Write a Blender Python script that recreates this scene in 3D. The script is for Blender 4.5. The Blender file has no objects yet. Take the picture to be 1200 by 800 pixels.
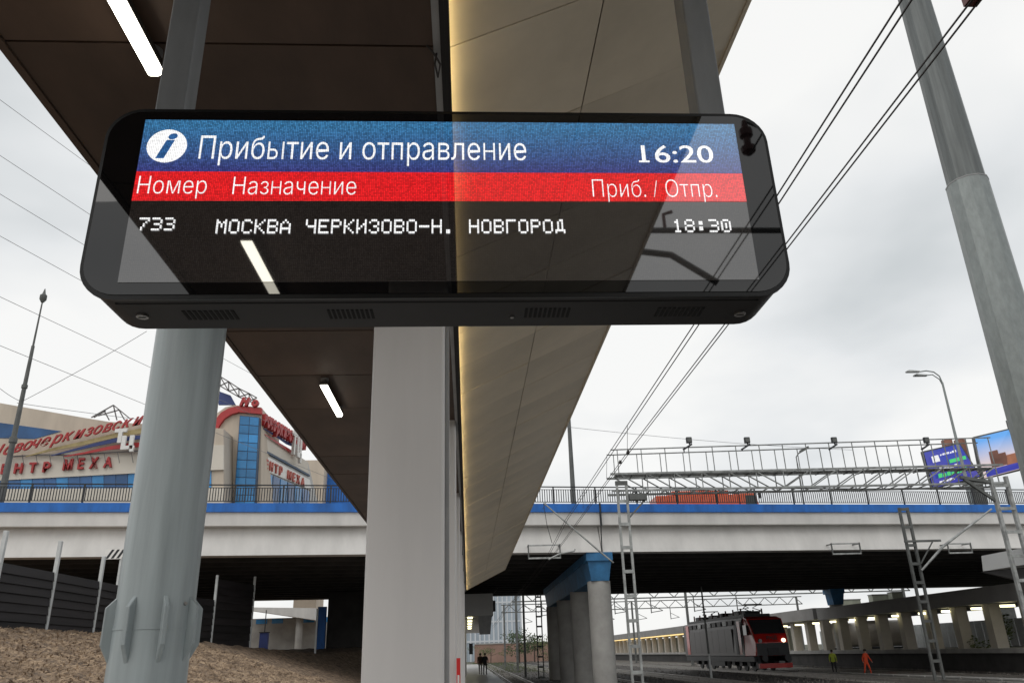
import bpy, math, random
from mathutils import Vector, Matrix
random.seed(7)
S = bpy.context.scene
COL = S.collection
R_ = math.radians

# ------------------------------------------------------------------ camera
CAMH = 1.65
FPX = 916.665                       # focal length in pixels of a 1200 px wide frame
ROT = Matrix(((0.99820968, 0.00898276, -0.05913323),
              (-0.0515819, -0.37118741, -0.92712416),
              (-0.03027765, 0.92851452, -0.37005952)))
cam_d = bpy.data.cameras.new('camera')
cam_d.sensor_fit = 'HORIZONTAL'; cam_d.sensor_width = 36.0
cam_d.lens = FPX / 1200 * 36
cam_d.clip_start = 0.05; cam_d.clip_end = 8000
cam = bpy.data.objects.new('camera', cam_d); COL.objects.link(cam)
cam.matrix_world = Matrix.Translation((0, 0, CAMH)) @ ROT.to_4x4()
S.camera = cam

# ------------------------------------------------------------------ world: overcast sky
SUN_EL, SUN_AZ = R_(48), R_(215)    # azimuth measured from +Y clockwise
w = bpy.data.worlds.new('World'); S.world = w; w.use_nodes = True
nt = w.node_tree; nt.nodes.clear()
def wn(t, **k):
    n = nt.nodes.new(t)
    for a, b in k.items(): setattr(n, a, b)
    return n
out = wn('ShaderNodeOutputWorld'); bg = wn('ShaderNodeBackground')
sky = wn('ShaderNodeTexSky'); sky.sky_type = 'NISHITA'; sky.sun_disc = False
sky.sun_elevation = SUN_EL; sky.sun_rotation = SUN_AZ; sky.air_density = 1.0; sky.dust_density = 3.0
tc = wn('ShaderNodeTexCoord'); sep = wn('ShaderNodeSeparateXYZ')
nt.links.new(tc.outputs['Generated'], sep.inputs[0])
az_ = wn('ShaderNodeMath', operation='ABSOLUTE'); nt.links.new(sep.outputs[2], az_.inputs[0])
ad = wn('ShaderNodeMath', operation='ADD'); ad.inputs[1].default_value = 0.28
nt.links.new(az_.outputs[0], ad.inputs[0])
dv = wn('ShaderNodeVectorMath', operation='DIVIDE'); cmb = wn('ShaderNodeCombineXYZ')
for i in range(3): nt.links.new(ad.outputs[0], cmb.inputs[i])
nt.links.new(tc.outputs['Generated'], dv.inputs[0]); nt.links.new(cmb.outputs[0], dv.inputs[1])
mp = wn('ShaderNodeMapping'); mp.inputs['Location'].default_value = (3.1, 1.4, 0.2)
nt.links.new(dv.outputs[0], mp.inputs[0])
n1 = wn('ShaderNodeTexNoise'); n1.inputs['Scale'].default_value = 1.15; n1.inputs['Detail'].default_value = 5; n1.inputs['Roughness'].default_value = 0.45
n1.inputs['Distortion'].default_value = 0.1
nt.links.new(mp.outputs[0], n1.inputs['Vector'])
cr = wn('ShaderNodeValToRGB')
cr.color_ramp.elements[0].position = 0.33; cr.color_ramp.elements[0].color = (0.62, 0.655, 0.67, 1)
cr.color_ramp.elements[1].position = 0.55; cr.color_ramp.elements[1].color = (1.0, 1.0, 0.985, 1)
e = cr.color_ramp.elements.new(0.44); e.color = (0.84, 0.86, 0.87, 1)
hz = wn('ShaderNodeMath', operation='MULTIPLY_ADD'); hz.inputs[1].default_value = -0.20; hz.inputs[2].default_value = 0.075
nt.links.new(az_.outputs[0], hz.inputs[0])
fs_ = wn('ShaderNodeMath', operation='ADD'); nt.links.new(n1.outputs['Fac'], fs_.inputs[0]); nt.links.new(hz.outputs[0], fs_.inputs[1])
nt.links.new(fs_.outputs[0], cr.inputs[0])
skm = wn('ShaderNodeVectorMath', operation='SCALE'); skm.inputs['Scale'].default_value = 0.08
nt.links.new(sky.outputs[0], skm.inputs[0])
mx = wn('ShaderNodeMix', data_type='RGBA'); mx.inputs['Factor'].default_value = 0.93
nt.links.new(skm.outputs[0], mx.inputs[6]); nt.links.new(cr.outputs[0], mx.inputs[7])
nt.links.new(mx.outputs[2], bg.inputs[0]); bg.inputs[1].default_value = 1.0
nt.links.new(bg.outputs[0], out.inputs[0])

sun_d = bpy.data.lights.new('sun', 'SUN'); sun_d.energy = 0.7; sun_d.angle = R_(40); sun_d.color = (1, 0.97, 0.93)
sun = bpy.data.objects.new('sun', sun_d); COL.objects.link(sun)
sd = Vector((math.sin(SUN_AZ) * math.cos(SUN_EL), math.cos(SUN_AZ) * math.cos(SUN_EL), math.sin(SUN_EL)))
sun.rotation_euler = sd.to_track_quat('Z', 'Y').to_euler()

S.view_settings.view_transform = 'Standard'; S.view_settings.look = 'None'
S.view_settings.exposure = 0.0; S.view_settings.gamma = 1.0; S.view_settings.use_curve_mapping = False
S.render.engine = 'CYCLES'
S.cycles.use_denoising = True
S.cycles.max_bounces = 6; S.cycles.diffuse_bounces = 3; S.cycles.glossy_bounces = 3
S.cycles.sample_clamp_indirect = 4.0

# ------------------------------------------------------------------ survey helper: pixel of the photo -> point at a known distance
def ray(px, py):
    return ROT @ Vector((px - 600, 400 - py, -FPX))
C0 = Vector((0, 0, CAMH))
def at(px, py, Y):
    d = ray(px, py); return C0 + d * (Y / d.y)
def atz(px, py, z):
    d = ray(px, py); return C0 + d * ((z - CAMH) / d.z)
def onpl(px, py, p0, n):
    d = ray(px, py); return C0 + d * ((Vector(p0) - C0).dot(n) / d.dot(n))

# ------------------------------------------------------------------ materials
MATS = {}
def pmat(name, col, rough=0.6, metal=0.0, var=0.12, scale=3.0, stretch=(1, 1, 1), bump=0.0, bscale=None,
         spec=0.5, emit=None, estr=0.0, dark=None, coat=0.0, ior=None, detail=6, rnd=0.0):
    if name in MATS: return MATS[name]
    m = bpy.data.materials.new(name); m.use_nodes = True
    t = m.node_tree; b = t.nodes['Principled BSDF']
    b.inputs['Roughness'].default_value = rough; b.inputs['Metallic'].default_value = metal
    b.inputs['Specular IOR Level'].default_value = spec
    if ior: b.inputs['IOR'].default_value = ior
    if coat: b.inputs['Coat Weight'].default_value = coat; b.inputs['Coat Roughness'].default_value = 0.08
    co = t.nodes.new('ShaderNodeTexCoord'); mp = t.nodes.new('ShaderNodeMapping')
    mp.inputs['Scale'].default_value = stretch
    t.links.new(co.outputs['Object'], mp.inputs[0])
    nz = t.nodes.new('ShaderNodeTexNoise'); nz.inputs['Scale'].default_value = scale
    nz.inputs['Detail'].default_value = detail; nz.inputs['Roughness'].default_value = 0.6
    t.links.new(mp.outputs[0], nz.inputs['Vector'])
    r = t.nodes.new('ShaderNodeValToRGB')
    d = dark if dark else tuple(c * (1 - var) for c in col)
    l = tuple(min(1, c * (1 + var * 0.6)) for c in col)
    r.color_ramp.elements[0].position = 0.32; r.color_ramp.elements[0].color = (*d, 1)
    r.color_ramp.elements[1].position = 0.68; r.color_ramp.elements[1].color = (*l, 1)
    t.links.new(nz.outputs['Fac'], r.inputs[0]); t.links.new(r.outputs[0], b.inputs['Base Color'])
    if rnd:
        oi = t.nodes.new('ShaderNodeObjectInfo'); mr = t.nodes.new('ShaderNodeMapRange'); mr.inputs[3].default_value = 1 - rnd; mr.inputs[4].default_value = 1 + rnd
        t.links.new(oi.outputs['Random'], mr.inputs[0]); sc = t.nodes.new('ShaderNodeVectorMath'); sc.operation = 'SCALE'
        t.links.new(r.outputs[0], sc.inputs[0]); t.links.new(mr.outputs[0], sc.inputs['Scale']); t.links.new(sc.outputs[0], b.inputs['Base Color'])
    if bump:
        n2 = t.nodes.new('ShaderNodeTexNoise'); n2.inputs['Scale'].default_value = bscale or scale * 4
        n2.inputs['Detail'].default_value = 4
        t.links.new(mp.outputs[0], n2.inputs['Vector'])
        bp = t.nodes.new('ShaderNodeBump'); bp.inputs['Strength'].default_value = bump; bp.inputs['Distance'].default_value = 0.02
        t.links.new(n2.outputs['Fac'], bp.inputs['Height']); t.links.new(bp.outputs[0], b.inputs['Normal'])
    if emit:
        b.inputs['Emission Color'].default_value = (*emit, 1); b.inputs['Emission Strength'].default_value = estr
    MATS[name] = m
    return m

M = dict(
    ceil=pmat('brown_panel', (0.082, 0.052, 0.037), 0.6, spec=.3, var=0.35, scale=1.6, stretch=(1, .4, 1), rnd=.16),
    ceil_back=pmat('ceiling_shadow_gap', (0.012, 0.01, 0.01), 0.8),
    soffit=pmat('beige_panel', (0.78, 0.68, 0.53), 0.30, metal=0.2, var=0.15, scale=0.9, bump=0.35, bscale=2.2, rnd=.06),
    soffit2=pmat('spotted_panel', (0.68, 0.57, 0.44), 0.4, metal=0.1, var=0.22, scale=9),
    trim=pmat('grey_trim', (0.30, 0.30, 0.30), 0.5, var=0.15),
    roof=pmat('roof_sheet', (0.16, 0.16, 0.165), 0.5),
    column=pmat('column_cladding', (0.68, 0.655, 0.64), 0.42, var=0.06, scale=1.4, stretch=(2, 2, .25), bump=.03),
    led=pmat('warm_led', (0.9, 0.8, 0.5), 0.5, emit=(1.0, 0.78, 0.38), estr=16),
    tube=pmat('lamp_diffuser', (0.9, 0.9, 0.85), 0.5, emit=(1.0, 0.95, 0.80), estr=7.0),
    lampbody=pmat('lamp_housing', (0.06, 0.055, 0.05), 0.5),
    black=pmat('satin_black', (0.009, 0.0073, 0.007), 0.5, spec=.3, var=0.2, scale=8),
    rim=pmat('gloss_black_rim', (0.005, 0.005, 0.005), 0.3, spec=.3),
    slot=pmat('vent_slot_dark', (0.002, 0.002, 0.002), 0.9),
    screw=pmat('screw_steel', (0.35, 0.34, 0.33), 0.35, metal=0.9),
    hanger=pmat('hanger_steel', (0.17, 0.175, 0.178), 0.5, metal=0.3, var=0.25, scale=6, stretch=(1, 1, .3)),
    post=pmat('painted_grey_post', (0.34, 0.385, 0.395), 0.40, var=0.2, scale=3.5, stretch=(3, 3, .18), bump=0.08, detail=9),
    galv=pmat('galvanised_mast', (0.27, 0.295, 0.29), 0.5, metal=0.35, var=0.16, scale=14, stretch=(1.2, 1.2, .5), bump=0.05, detail=9),
    galvd=pmat('weathered_mast', (0.145, 0.157, 0.155), 0.5, metal=0.3, var=0.28, scale=5, stretch=(3.5, 3.5, .2), bump=0.05, detail=9),
    galv2=pmat('galvanised_lattice', (0.36, 0.37, 0.36), 0.5, metal=0.3, var=0.4, scale=3),
    gsteel=pmat('gantry_steel', (0.27, 0.28, 0.275), 0.55, metal=0.3, var=0.45, scale=2.5, rnd=.2),
    dgalv=pmat('dull_lattice', (0.13, 0.135, 0.13), 0.6, metal=0.3, var=0.3, scale=2),
    wire=pmat('wire_copper_dark', (0.03, 0.024, 0.022), 0.6),
    wire2=pmat('thin_line_grey', (0.22, 0.22, 0.23), 0.6),
    insul=pmat('brown_insulator', (0.12, 0.035, 0.03), 0.3),
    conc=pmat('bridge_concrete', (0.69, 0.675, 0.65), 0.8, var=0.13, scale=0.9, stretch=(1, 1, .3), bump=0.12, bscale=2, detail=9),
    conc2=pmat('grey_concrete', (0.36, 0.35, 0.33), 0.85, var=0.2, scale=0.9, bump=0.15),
    concd=pmat('shaded_concrete', (0.05, 0.047, 0.045), 0.9, var=0.35, scale=0.8),  # concrete darkened so its base colour carries the under-bridge shade
    blue=pmat('blue_paint', (0.012, 0.15, 0.54), 0.5, var=0.3, scale=1.4, stretch=(1, 1, .3)),
    blued=pmat('faded_blue_paint', (0.035, 0.17, 0.36), 0.6, var=0.35, scale=1.3),
    rail=pmat('railing_paint', (0.012, 0.014, 0.018), 0.5),
    asph=pmat('asphalt', (0.05, 0.05, 0.052), 0.85, var=0.25, scale=4, bump=0.3),
    ballast=pmat('ballast', (0.045, 0.04, 0.036), 0.9, var=0.55, scale=9, bump=0.8, bscale=14),
    ground=pmat('earth', (0.085, 0.085, 0.055), 0.95, var=0.4, scale=0.08, bump=0.3),
    steel=pmat('rail_steel', (0.40, 0.38, 0.36), 0.3, metal=0.9, var=0.2),
    sleeper=pmat('sleeper_concrete', (0.30, 0.28, 0.25), 0.9, var=0.3, scale=3),
    plat=pmat('platform_paving', (0.42, 0.40, 0.375), 0.35, var=0.3, scale=1.2, bump=0.1),
    bank=pmat('dry_matting', (0.33, 0.24, 0.165), 0.95, var=0.5, scale=3.0, stretch=(1.0, 2.2, 2.0), bump=1.0, bscale=7, dark=(0.06, 0.04, 0.028)),
    straw=pmat('straw', (0.44, 0.325, 0.22), 0.9, var=0.5, scale=2.2, stretch=(1.5, .7, 1), dark=(0.10, 0.065, 0.042), detail=9),
    slat=pmat('barrier_slat', (0.016, 0.0135, 0.0145), 0.6, spec=.3, var=0.5, scale=1.2, stretch=(1, .25, 3), rnd=.35),
    fpost=pmat('white_post', (0.55, 0.57, 0.57), 0.5, metal=0.2, var=0.12),
    cream=pmat('cream_cladding', (0.56, 0.48, 0.39), 0.7, var=0.16, scale=0.5, stretch=(1, 1, .3)),
    cream2=pmat('pale_band', (0.68, 0.63, 0.55), 0.7, var=0.07, scale=0.3),
    greyw=pmat('grey_cladding', (0.52, 0.52, 0.51), 0.6, var=0.10, scale=0.3),
    bglass=pmat('blue_glass', (0.035, 0.13, 0.33), 0.12, var=0.35, scale=0.35, rnd=.3),
    bpane=pmat('bright_blue_pane', (0.04, 0.25, 0.56), 0.12, var=0.22, scale=0.5, rnd=.25),
    mull=pmat('mullion', (0.03, 0.07, 0.14), 0.5),
    red=pmat('red_sign', (0.43, 0.028, 0.03), 0.4, var=0.15),
    white=pmat('white_sign', (0.80, 0.79, 0.76), 0.5, var=0.05),
    yellow=pmat('yellow_ribbon', (0.52, 0.42, 0.20), 0.5),
    navy=pmat('navy_ribbon', (0.03, 0.05, 0.18), 0.5),
    frame=pmat('sign_frame', (0.16, 0.15, 0.15), 0.6),
    tower=pmat('tower_glass', (0.40, 0.46, 0.52), 0.2, var=0.25, scale=0.02, stretch=(4, 4, .3)),
    towerm=pmat('tower_mullion', (0.62, 0.65, 0.68), 0.5),
    leaf=pmat('foliage', (0.055, 0.085, 0.03), 0.8, var=0.4, scale=0.6),
    leaf2=pmat('pale_foliage', (0.10, 0.13, 0.045), 0.8, var=0.4, scale=0.6),
    bark=pmat('bark', (0.06, 0.045, 0.035), 0.9),
    brick=pmat('rose_wall', (0.30, 0.19, 0.15), 0.85, var=0.2, scale=.3),
    lgrey=pmat('loco_grey', (0.085, 0.072, 0.072), 0.4, var=0.12, scale=0.8),
    ldark=pmat('loco_graphite', (0.035, 0.037, 0.042), 0.5, var=0.2),
    lred=pmat('loco_red', (0.58, 0.018, 0.014), 0.3, var=0.1, coat=0.4),
    lglass=pmat('dark_glass', (0.01, 0.02, 0.02), 0.05, spec=0.6),
    head=pmat('headlight', (1, 1, .9), 0.3, emit=(1, 0.93, 0.62), estr=2.2),
    orange=pmat('orange_cloth', (0.85, 0.10, 0.035), 0.8, var=0.15, scale=6),
    hiviz=pmat('yellow_vest', (0.42, 0.50, 0.05), 0.8, var=0.15, scale=6),
    cloth=pmat('dark_cloth', (0.025, 0.025, 0.03), 0.9),
    cloth2=pmat('brown_cloth', (0.07, 0.04, 0.03), 0.9),
    cloth3=pmat('pale_cloth', (0.30, 0.29, 0.27), 0.9),
    skin=pmat('skin', (0.45, 0.28, 0.21), 0.6),
    hair=pmat('hair', (0.03, 0.02, 0.015), 0.7),
    truck=pmat('truck_red', (0.70, 0.10, 0.025), 0.35, var=0.15, coat=0.3),
    tyre=pmat('rubber', (0.015, 0.015, 0.015), 0.9),
    plamp=pmat('platform_lamp', (1, 1, .8), 0.4, emit=(1, 0.93, 0.55), estr=3.0),
    warm=pmat('warm_line', (1, .8, .4), 0.4, emit=(1, 0.72, 0.30), estr=1.2),
    tank=pmat('tank_white', (0.60, 0.54, 0.46), 0.4, var=0.15, scale=.7),
    pcol=pmat('platform_pillar', (0.50, 0.46, 0.40), 0.8, var=0.12, scale=.8),
    pwall=pmat('pale_green_wall', (0.42, 0.44, 0.36), 0.85, var=0.25, scale=1.1, stretch=(1, 1, .3)),
    proof=pmat('platform_roof_edge', (0.30, 0.29, 0.28), 0.8, var=0.15, scale=.5),
    sred=pmat('red_notice', (0.70, 0.02, 0.02), 0.4),
)

# ------------------------------------------------------------------ mesh helpers
ORG = {}
def V(*a): return Vector(a)
class MB:
    def __init__(s): s.v = []; s.f = []; s.m = []; s.cur = 0
    def add(s, vs, fs):
        o = len(s.v); s.v += [tuple(v) for v in vs]
        for f in fs: s.f.append([i + o for i in f]); s.m.append(s.cur)
        return s
    def box(s, x0, x1, y0, y1, z0, z1):
        if x0 > x1: x0, x1 = x1, x0
        if y0 > y1: y0, y1 = y1, y0
        if z0 > z1: z0, z1 = z1, z0
        return s.add([(x0, y0, z0), (x1, y0, z0), (x1, y1, z0), (x0, y1, z0), (x0, y0, z1), (x1, y0, z1), (x1, y1, z1), (x0, y1, z1)],
              [(0, 3, 2, 1), (4, 5, 6, 7), (0, 1, 5, 4), (1, 2, 6, 5), (2, 3, 7, 6), (3, 0, 4, 7)])
    def bar(s, a, b, w, h=None, up=(0, 0, 1)):
        a, b = Vector(a), Vector(b); h = h or w
        d = (b - a).normalized(); u = Vector(up)
        if abs(d.dot(u)) > 0.98: u = Vector((0, 1, 0))
        x = d.cross(u).normalized() * w / 2; y = x.cross(d).normalized() * h / 2
        vs = [a - x - y, a + x - y, a + x + y, a - x + y, b - x - y, b + x - y, b + x + y, b - x + y]
        return s.add(vs, [(0, 1, 2, 3), (7, 6, 5, 4), (0, 4, 5, 1), (1, 5, 6, 2), (2, 6, 7, 3), (3, 7, 4, 0)])
    def tube(s, pts, r, n=8, cap=True):
        pts = [Vector(p) for p in pts]
        rs = r if isinstance(r, (list, tuple)) else [r] * len(pts)
        o = len(s.v); px = None
        for i, p in enumerate(pts):
            d = (pts[min(i + 1, len(pts) - 1)] - pts[max(i - 1, 0)]).normalized()
            if px is None:
                u = Vector((0, 0, 1)) if abs(d.z) < 0.95 else Vector((1, 0, 0))
                px = d.cross(u).normalized()
            px = (px - d * px.dot(d)).normalized(); py = d.cross(px)
            for k in range(n):
                t = 2 * math.pi * k / n
                s.v.append(tuple(p + (px * math.cos(t) + py * math.sin(t)) * rs[i]))
        for i in range(len(pts) - 1):
            for k in range(n):
                a = o + i * n + k; b = o + i * n + (k + 1) % n
                s.f.append([a, b, b + n, a + n]); s.m.append(s.cur)
        if cap:
            s.f.append([o + k for k in range(n)][::-1]); s.m.append(s.cur)
            e = o + (len(pts) - 1) * n
            s.f.append([e + k for k in range(n)]); s.m.append(s.cur)
        return s
    def prism(s, poly, vec):
        """poly: list of 3D points, extruded by vec"""
        vec = Vector(vec); p = [Vector(q) for q in poly]; n = len(p)
        vs = p + [q + vec for q in p]
        fs = [list(range(n))[::-1], [n + i for i in range(n)]]
        fs += [[i, (i + 1) % n, n + (i + 1) % n, n + i] for i in range(n)]
        return s.add(vs, fs)
    def build(s, name, mat, parent=None, smooth=False, org=None):
        me = bpy.data.meshes.new(name)
        o = ORG.get(parent.name, V(0, 0, 0)) if parent else V(0, 0, 0)
        if org is not None: o = Vector(org)
        me.from_pydata([(a - o.x, b - o.y, c - o.z) for a, b, c in s.v], [], s.f)
        mats = mat if isinstance(mat, (list, tuple)) else [mat]
        for q in mats: me.materials.append(q)
        if len(mats) > 1: me.polygons.foreach_set('material_index', s.m)
        import bmesh
        bm = bmesh.new(); bm.from_mesh(me); bmesh.ops.recalc_face_normals(bm, faces=bm.faces); bm.to_mesh(me); bm.free()
        if smooth:
            for p in me.polygons: p.use_smooth = True
            try: me.set_sharp_from_angle(angle=R_(smooth if smooth is not True else 40))
            except Exception: pass
        me.update()
        ob = bpy.data.objects.new(name, me); COL.objects.link(ob)
        if parent:
            ob.parent = parent; ORG[ob.name] = ORG.get(parent.name, V(0, 0, 0))
        else:
            ob.location = o; ORG[ob.name] = o.copy()
        return ob
def thing(name, loc, label, cat, group=None):
    o = bpy.data.objects.new(name, None); COL.objects.link(o)
    o.empty_display_size = 0.3; o.location = loc; ORG[o.name] = Vector(loc)
    return tag(o, label, cat, group)
def tag(o, label, cat, group=None):
    o['label'] = label; o['category'] = cat
    if group: o['group'] = group
    return o
def structure(o): o['kind'] = 'structure'; return o
def stuff(o): o['kind'] = 'stuff'; return o
def inst(src, parent, loc):
    """a piece that shares the mesh of src; loc in the same frame as the parent's children"""
    c = bpy.data.objects.new(src.name.split('.')[0], src.data); COL.objects.link(c)
    c.parent = parent; c.location = loc; return c
def copy_tree(o, parent=None):
    c = o.copy(); COL.objects.link(c); c.parent = parent
    ORG[c.name] = ORG.get(o.name, V(0, 0, 0)).copy()
    for ch in list(o.children): copy_tree(ch, c)
    return c
def bevel(o, wd, seg=2, ang=40):
    m = o.modifiers.new('bevel', 'BEVEL'); m.width = wd; m.segments = seg; m.limit_method = 'ANGLE'; m.angle_limit = R_(ang)
    return o
def text_mesh(body, size=1.0, extrude=0.0, shear=0.0, offset=0.0, align='LEFT', spacing=1.0):
    body = body.replace('А', 'A')
    c = bpy.data.curves.new('txt', 'FONT'); c.body = body; c.size = size; c.extrude = extrude; c.shear = shear
    c.offset = offset; c.align_x = align; c.space_character = spacing; c.resolution_u = 4
    o = bpy.data.objects.new('txt', c); COL.objects.link(o)
    bpy.context.view_layer.update()
    me = bpy.data.meshes.new_from_object(o.evaluated_get(bpy.context.evaluated_depsgraph_get()))
    bpy.data.objects.remove(o); bpy.data.curves.remove(c)
    return me
def place_text(name, me, mat, parent, origin, xdir, ydir, sx=1.0, sy=1.0):
    """put a flat text mesh into world: local x -> xdir, y -> ydir, z -> normal"""
    xd = Vector(xdir).normalized(); yd = Vector(ydir).normalized(); zd = xd.cross(yd)
    o = ORG[parent.name]; og = Vector(origin)
    for v in me.vertices:
        c = v.co; v.co = og + xd * c.x * sx + yd * c.y * sy + zd * c.z - o
    me.materials.clear(); me.materials.append(mat); me.name = name
    ob = bpy.data.objects.new(name, me); COL.objects.link(ob); ob.parent = parent
    ORG[ob.name] = o.copy(); return ob
def bounds(me):
    xs = [v.co.x for v in me.vertices]; ys = [v.co.y for v in me.vertices]
    return min(xs), max(xs), min(ys), max(ys)

# ================================================================== SETTING
RAIL = -0.40
g = MB(); g.add([(-3000, -200, -0.78), (3000, -200, -0.78), (3000, 4000, -0.78), (-3000, 4000, -0.78)], [(0, 1, 2, 3)])
structure(g.build('ground', M['ground']))
g = MB(); g.add([(2.1, -40, -0.60), (60, -40, -0.60), (60, 420, -0.60), (2.1, 420, -0.60)], [(0, 1, 2, 3)])
structure(g.build('ballast_bed', M['ballast']))
g = MB(); g.box(-4.4, 2.3, -40, 160, -1.0, 0.0)
structure(g.build('platform', M['plat']))

# embankment of dry matting, left
def lerp_table(t, y):
    for (a, za), (b, zb) in zip(t[:-1], t[1:]):
        if a <= y <= b: return za + (zb - za) * (y - a) / (b - a)
    return t[-1][1]
def crest(y): return lerp_table(((-40, 2.85), (40, 2.85), (50, 2.45), (60, 2.0), (72, 2.55), (400, 2.6)), y)
def crestx(y): return lerp_table(((-40, -14.6), (40, -14.6), (52, -12.4), (66, -8.4), (400, -8.4)), y)
from mathutils import noise as mnoise
def bank_z(x, y):
    cx = crestx(y); cz = crest(y)
    t = (x - cx) / (-4.4 - cx)
    z = cz + (-0.25 - cz) * max(0, min(1, t))
    return z
g = MB(); NX, NY = 70, 200
xs = [-45, -30, -20] + [-16 + i * (11.7 / (NX - 1)) for i in range(NX)]
ys = [-5 + j * 0.35 for j in range(NY)] + [66 + j * 3 for j in range(25)]
for y in ys:
    for x in xs:
        z = bank_z(x, y)
        nz = mnoise.fractal(V(x * 1.3, y * 0.9, 0), 0.8, 2.2, 4) * 0.12 + mnoise.noise(V(x * 5 + y * 2, y * 3 - x, 3)) * 0.05
        g.v.append((x, y, z + (nz if x > -18 else 0)))
nx = len(xs)
for j in range(len(ys) - 1):
    for i in range(nx - 1):
        a = j * nx + i; g.f.append([a, a + 1, a + 1 + nx, a + nx]); g.m.append(0)
structure(g.build('embankment', M['bank'], smooth=True))
g = MB()
for k in range(48000):
    y = 9 + 34 * random.random() ** 1.2; x = -15 + 9.6 * random.random()
    z = bank_z(x, y) + mnoise.fractal(V(x * 1.3, y * 0.9, 0), 0.8, 2.2, 4) * 0.12 + 0.02
    a = random.gauss(0.5, 0.5); L = random.uniform(.05, .15); wd = random.uniform(.006, .016)
    dx, dy = math.cos(a) * L, -math.sin(a) * L
    dz = random.uniform(-.02, .09)
    g.add([(x, y, z), (x + dx, y + dy, z + dz - 0.3 * dx), (x + dx - dy * wd / L * 2, y + dy + dx * wd / L * 2, z + dz + .02 - .3 * dx), (x - dy * wd / L * 2, y + dx * wd / L * 2, z + .03)], [(0, 1, 2, 3)])
o = stuff(g.build('dry_straw', M['straw'])); tag(o, 'dry brown straw matting covering the slope behind the round post', 'straw')

g = MB()
for k in range(9000):
    x = random.uniform(2.6, 37); y = 44 + 90 * random.random() ** 1.5; r_ = random.uniform(.04, .11)
    z = -.6; p = [V(x + random.uniform(-1, 1) * r_, y + random.uniform(-1, 1) * r_, z + (.0 if i < 3 else r_ * 1.1)) for i in range(4)]
    g.add(p, [(0, 1, 2), (0, 1, 3), (1, 2, 3), (2, 0, 3)])
o = stuff(g.build('ballast_stones', pmat('loose_ballast', (0.17, 0.155, 0.14), .9, var=.5, scale=3))); tag(o, 'loose grey ballast stones strewn between the tracks', 'stones')
# tracks
def track(cx, label, y0=-20, y1=330):
    t = thing('railway_track', (cx, 0, RAIL), label, 'track', 'railway tracks')
    for s in (-1, 1):
        m = MB(); x = cx + s * 0.76
        m.box(x - .036, x + .036, y0, y1, RAIL - .045, RAIL); m.box(x - .01, x + .01, y0, y1, RAIL - .15, RAIL - .046)
        m.box(x - .07, x + .07, y0, y1, RAIL - .18, RAIL - .151)
        m.build('rail', M['steel'], t)
    m = MB(); y = max(y0, 30)
    while y < min(y1, 190):
        m.box(cx - 1.35, cx + 1.35, y, y + .25, RAIL - .35, RAIL - .181); y += .6
    stuff(m.build('sleepers', M['sleeper'], t))
track(4.0, 'railway track running beside the near platform past the people')
track(10.9, 'railway track just right of the round bridge columns')
track(16.6, 'railway track between the bridge columns and the locomotive')
track(25.4, 'railway track carrying the red and grey locomotive')
track(31.0, 'railway track in front of the far platform with columns')

# ================================================================== NEAR CANOPY
HZ = CAMH + 3.0                     # ceiling height 4.65
Y0c, Y1c = -75.0, 41.0
CX0, CX1 = -2.35, -0.16             # brown ceiling
SX0, SX1 = -0.088, 1.87              # sloping soffit
def sof(x): return HZ + 0.482 * (x + 0.08)
can = thing('platform_canopy', (0, 0, 0), 'long platform canopy with dark brown ceiling and sloping beige soffit lit along its edge', 'canopy')
# roof body above panels
m = MB()
m.prism([(CX0 + .02, Y0c, HZ + .06), (-0.17, Y0c, HZ + .06), (-0.17, Y0c, HZ + .42), (CX0 + .02, Y0c, HZ + .22)], (0, Y1c - Y0c, 0))
m.build('roof', M['ceil_back'], can)
m = MB(); m.prism([(-0.088, Y0c, HZ + .06), (SX1 - .03, Y0c, sof(SX1) + .03), (SX1 - .03, Y0c, sof(SX1) + .25), (-0.088, Y0c, HZ + .42)], (0, Y1c - Y0c, 0))
m.build('roof', M['roof'], can)
m = MB(); m.box(CX0 - .05, CX0 - .004, Y0c, Y1c, HZ - .012, HZ + .26); m.build('edge_trim', M['ceil'], can)
m = MB(); m.prism([(SX1, Y0c, sof(SX1) - .01), (SX1 + .03, Y0c, sof(SX1) - .0), (SX1 + .03, Y0c, sof(SX1) + .3), (SX1, Y0c, sof(SX1) + .3)], (0, Y1c - Y0c, 0)); m.build('edge_trim', M['soffit'], can)
m = MB(); m.box(-.156, -.118, Y0c, Y1c, HZ - .035, HZ + .4); m.build('gutter_beam', M['trim'], can)
m = MB(); m.box(-.117, -.092, Y0c, Y1c, HZ - .066, HZ + .4); m.box(-.0918, -.0665, Y0c, Y1c, HZ - .066, HZ - .060); m.build('dark_channel', M['ceil_back'], can)
m = MB(); m.box(-.086, -.070, Y0c, Y1c, HZ - .059, HZ - .055); m.build('led_strip', M['led'], can)
# brown ceiling panels
pw = 1.3
m = MB(); m.box(CX0, CX1, 0.007, pw - .007, HZ, HZ + .055)
cp = m.build('ceiling_panel', M['ceil'], can); cp.location = (0, 3.29, 0)
for k in range(-61, 29):
    if k and Y0c <= 3.29 + k * pw and 3.29 + (k + 1) * pw <= Y1c + .7: inst(cp, can, (random.uniform(-.004, .004), 3.29 + k * pw, random.uniform(-.003, .003)))
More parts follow.
